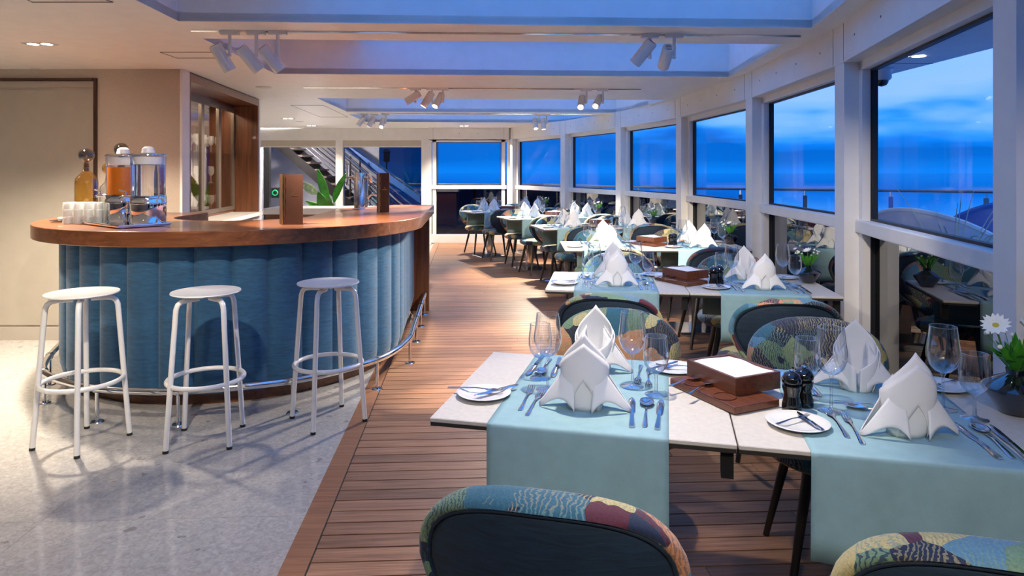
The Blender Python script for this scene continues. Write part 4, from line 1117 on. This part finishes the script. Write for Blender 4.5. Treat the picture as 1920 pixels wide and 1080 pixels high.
def flowers(kind):
    o = empty('flower_vase')
    MB().lathe([(0, .003), (.034, .003), (.036, .006), (.070, .058), (.071, .064), (.064, .072), (.030, .090), (.020, .096), (.021, .108)], 28).build('vase', M['vase'], o, 50)
    MB().lathe([(0, .005), (.033, .005), (.043, .020), (0, .020)], 24).build('glass_base', M['clear_dec'], o, 50)
    rr = random.Random(kind)
    for k in range(26):
        a = rr.uniform(0, 2 * pi); e = rr.uniform(.02, .075); h = rr.uniform(.03, .085)
        m = MB(); b = Vector((.01 * cos(a), .01 * sin(a), .10)); t_ = Vector((e * cos(a), e * sin(a), .105 + h)); md = (b + t_) / 2 + Vector((0, 0, .015))
        sd = Vector((-sin(a), cos(a), 0)) * .010
        m.add([b, md + sd, t_, md - sd], [(0, 1, 2, 3)]); lf = m.build('leaf', M['leaf'], o, 0); solid(lf, .0008)
    heads = [(-.055, -.03, .215, .032, 1), (.03, .01, .20, .03, 0)] if kind == 1 else [(-.01, -.02, .19, .026, 0), (-.06, 0, .175, .018, 0), (.055, .01, .185, .014, 0), (-.075, .0, .20, .012, 0)]
    for (x, y, z, r, ger) in heads:
        MB().tube([(0, 0, .09), (x * .55, y * .55, .14), (x, y, z - .004)], .0022, 6).build('stem', M['stem'], o)
        hd = empty('blossom', (x, y, z)); hd.parent = o; hd.rotation_euler = (R(35 if ger else 10), R(-25 if x < 0 else 20), 0)
        n = 16 if ger else 9
        for k in range(n):
            a = 2 * pi * k / n + rr.uniform(-.1, .1); m = MB(); up = .25 if ger else .6
            c, s = cos(a), sin(a); w = r * .24 if ger else r * .45
            m.add([(0, 0, 0), (c * r * .55 - s * w, s * r * .55 + c * w, r * up * .5), (c * r, s * r, r * up), (c * r * .55 + s * w, s * r * .55 - c * w, r * up * .5)], [(0, 1, 2, 3)])
            pt = m.build('petal', M['petal'], hd, 0); solid(pt, .0009)
        MB().lathe([(0, .004), (r * .22, .003), (r * .24, 0)], 10).build('eye', M['yellow_eye'] if ger else M['petal'], hd)
        if ger: MB().lathe([(0, -.012), (r * .35, -.004), (r * .45, .004)], 12).build('calyx', M['stem'], hd)
    for k in range(9):
        a = rr.uniform(0, 2 * pi); e = rr.uniform(.05, .10); z = rr.uniform(.13, .22)
        MB().tube([(0, 0, .10), (e * cos(a), e * sin(a), z)], .0008, 4).build('twig', M['stem'], o)
        MB().lathe([(.0055 * sin(pi * q / 6), -.0055 * cos(pi * q / 6)) for q in range(7)], 8, (e * cos(a), e * sin(a), z)).build('bud', M['petal'], o)
    return o

ROWS = [((-.226, 1.813), -13.2), ((.184, 3.7725), -8.0), ((.45, 5.69), -.6), ((.36, 7.68), 11.5), ((-.02, 9.24), 18.0), ((-.60, 10.70), 26.0)]
RN = ['front', 'second', 'third', 'fourth', 'fifth', 'farthest']
SN2 = {0: 'aisle', 1: 'window'}
rn = random.Random(11)
for ri, ((ax, ay), ang) in enumerate(ROWS):
    a = R(ang); u = Vector((cos(a), sin(a), 0)); v = Vector((-sin(a), cos(a), 0)); A0 = Vector((ax, ay, 0))
    row = RN[ri] + ' row'
    def lp(p, q, z=.75): return A0 + u * p + v * q + Vector((0, 0, z))
    for ti in range(2):
        sd = SN2[ti]; o0 = ti * TW
        place('tp', table_ped, lp(o0, 0, 0), a, 'pale-topped dining table on the %s side of the %s' % (sd, row), 'table', 'dining tables')
        place('runner', runner, lp(o0, 0, 0), a, 'light blue linen runner across the %s-side table, %s' % (sd, row), 'table runner', 'blue table runners')
        for side in (0, 1):
            pos = 'near' if side == 0 else 'far'
            w = '%s-side table, %s' % (sd, row)
            # chair
            off = (.175 if ri < 3 else .08)
            q = -off if side == 0 else TD + off
            cj = rn.uniform(-5, 5)
            place('chair', chair, lp(o0 + TW / 2 + (((.015 if ti == 0 else -.015) if ri == 0 else -.02) if side == 0 else .02), q, 0), a + (0 if side == 0 else pi) + R(cj), 'blue patchwork-upholstered chair on the %s side of the %s' % (pos, w), 'chair', 'upholstered dining chairs')
            # place setting, rotated half a turn for the far side
            def pp(p, q, z=.7525):
                if side == 0: return lp(o0 + p, q, z)
                return lp(o0 + TW - p, TD - q, z)
            ra = a if side == 0 else a + pi
            def put(key, fac, p, q, r, label, cat, group, z=.7525, scale=None, rot=None):
                return place(key, fac, pp(p, q, z), ra + R(r), label, cat, group, scale)
            dx = .02 if ti and side == 0 else 0
            put('napkin', napkin, .405 + dx, .165, rn.uniform(-9, 9) + (14 if ti and side == 0 and ri == 0 else 0), 'white folded napkin standing at the %s place, %s' % (pos, w), 'napkin', 'folded napkins', scale=rn.uniform(.97, 1.05))
            px_, py_ = ((.10, .20) if ti == 0 else (.165, .165)) if side == 0 else (.15, .09)
            put('plate', plate, px_, py_, 0, 'white side plate at the %s place, %s' % (pos, w), 'plate', 'side plates', .7502)
            put('wineB', lambda: wine(True), .525 + dx * 3, .385, 0, 'tall wine glass at the %s place, %s' % (pos, w), 'glass', 'wine glasses')
            put('wineS', lambda: wine(False), .598 + dx * 2 - (.03 if side else 0), .322 - (.04 if side else 0), 0, 'shorter water glass at the %s place, %s' % (pos, w), 'glass', 'water glasses')
            put('fork', fork, .258 + dx * 2, .065, -1, 'inner fork left of the %s napkin, %s' % (pos, w), 'fork', 'forks')
            put('fork', fork, .232 + dx * 2, .10, 2, 'outer fork left of the %s napkin, %s' % (pos, w), 'fork', 'forks')
            put('knife', knife, .542 + dx * 2, .045, 3, 'inner knife right of the %s napkin, %s' % (pos, w), 'knife', 'knives')
            put('spoon', spoon, .574 + dx * 2, .055, 0, 'spoon beside the knives at the %s place, %s' % (pos, w), 'spoon', 'spoons')
            put('knife', knife, .606 + dx * 2, .045, -2, 'outer knife right of the %s napkin, %s' % (pos, w), 'knife', 'knives')
            if ri < 4:
                fa, ka = ((px_ - .115, py_ + .005, -88), (px_ + .085, py_ + .075, 142)) if ti == 0 else ((px_ - .060, py_ - .045, -48), (px_ + .050, py_ - .065, 18))
                place('fork', fork, pp(fa[0], fa[1], .7655), ra + R(fa[2]), 'fork lying on the side plate at the %s place, %s' % (pos, w), 'fork', 'forks', .85 if ti == 0 else .62)
                place('knife', knife, pp(ka[0], ka[1], .7655), ra + R(ka[2]), 'knife lying on the side plate at the %s place, %s' % (pos, w), 'knife', 'knives', .72 if ti == 0 else .58)
            if ri < 2:
                place('spoon', spoon, pp(.50, .30, .7525), ra + R(78), 'dessert spoon above the %s napkin, %s' % (pos, w), 'spoon', 'spoons', .9)
    # shared things in the middle of the row
    tc_ = lp(.790, .365); tr_ = a + R(-52.8)
    place('tray', tray, tc_, tr_, 'dark walnut serving board in the middle of the %s' % row, 'tray', 'walnut serving boards')
    bx = lp(.825, .432, .7745)
    place('nbox', nbox_, bx, tr_, 'walnut box for paper napkins on the serving board, %s' % row, 'box', 'walnut napkin boxes')
    place('nstack', nstack, bx + Vector((0, 0, .0065)), tr_, 'stack of white paper napkins in the walnut box, %s' % row, 'napkins', 'paper napkin stacks')
    if ri < 3:
        for k, (p_, q_, r_) in enumerate(((.645, .375, 0), (.70, .315, 12))):
            place('spoon', spoon, lp(p_ - .01, q_ - .045, .778), a + R(-42 + r_), 'small spoon on the serving board, %s of two, %s' % (('left', 'right')[k], row), 'spoon', 'spoons', .72)
    place('mill', mill, lp(.970, .280), a, 'black pepper mill nearer the camera beside the napkin box, %s' % row, 'pepper mill', 'pepper mills')
    place('mill', mill, lp(1.010, .326), a, 'black salt mill behind the pepper mill, %s' % row, 'salt mill', 'pepper mills')
    k = 1 if ri == 0 else 2
    place('vase%d' % k, (lambda: flowers(1)) if k == 1 else (lambda: flowers(2)), lp(1.57 if ri == 0 else 1.545, .40 if ri == 0 else .44), a, 'dark glass vase of white flowers at the window end of the %s' % row, 'vase', 'flower vases', 1.15 if ri == 0 else 1.0)
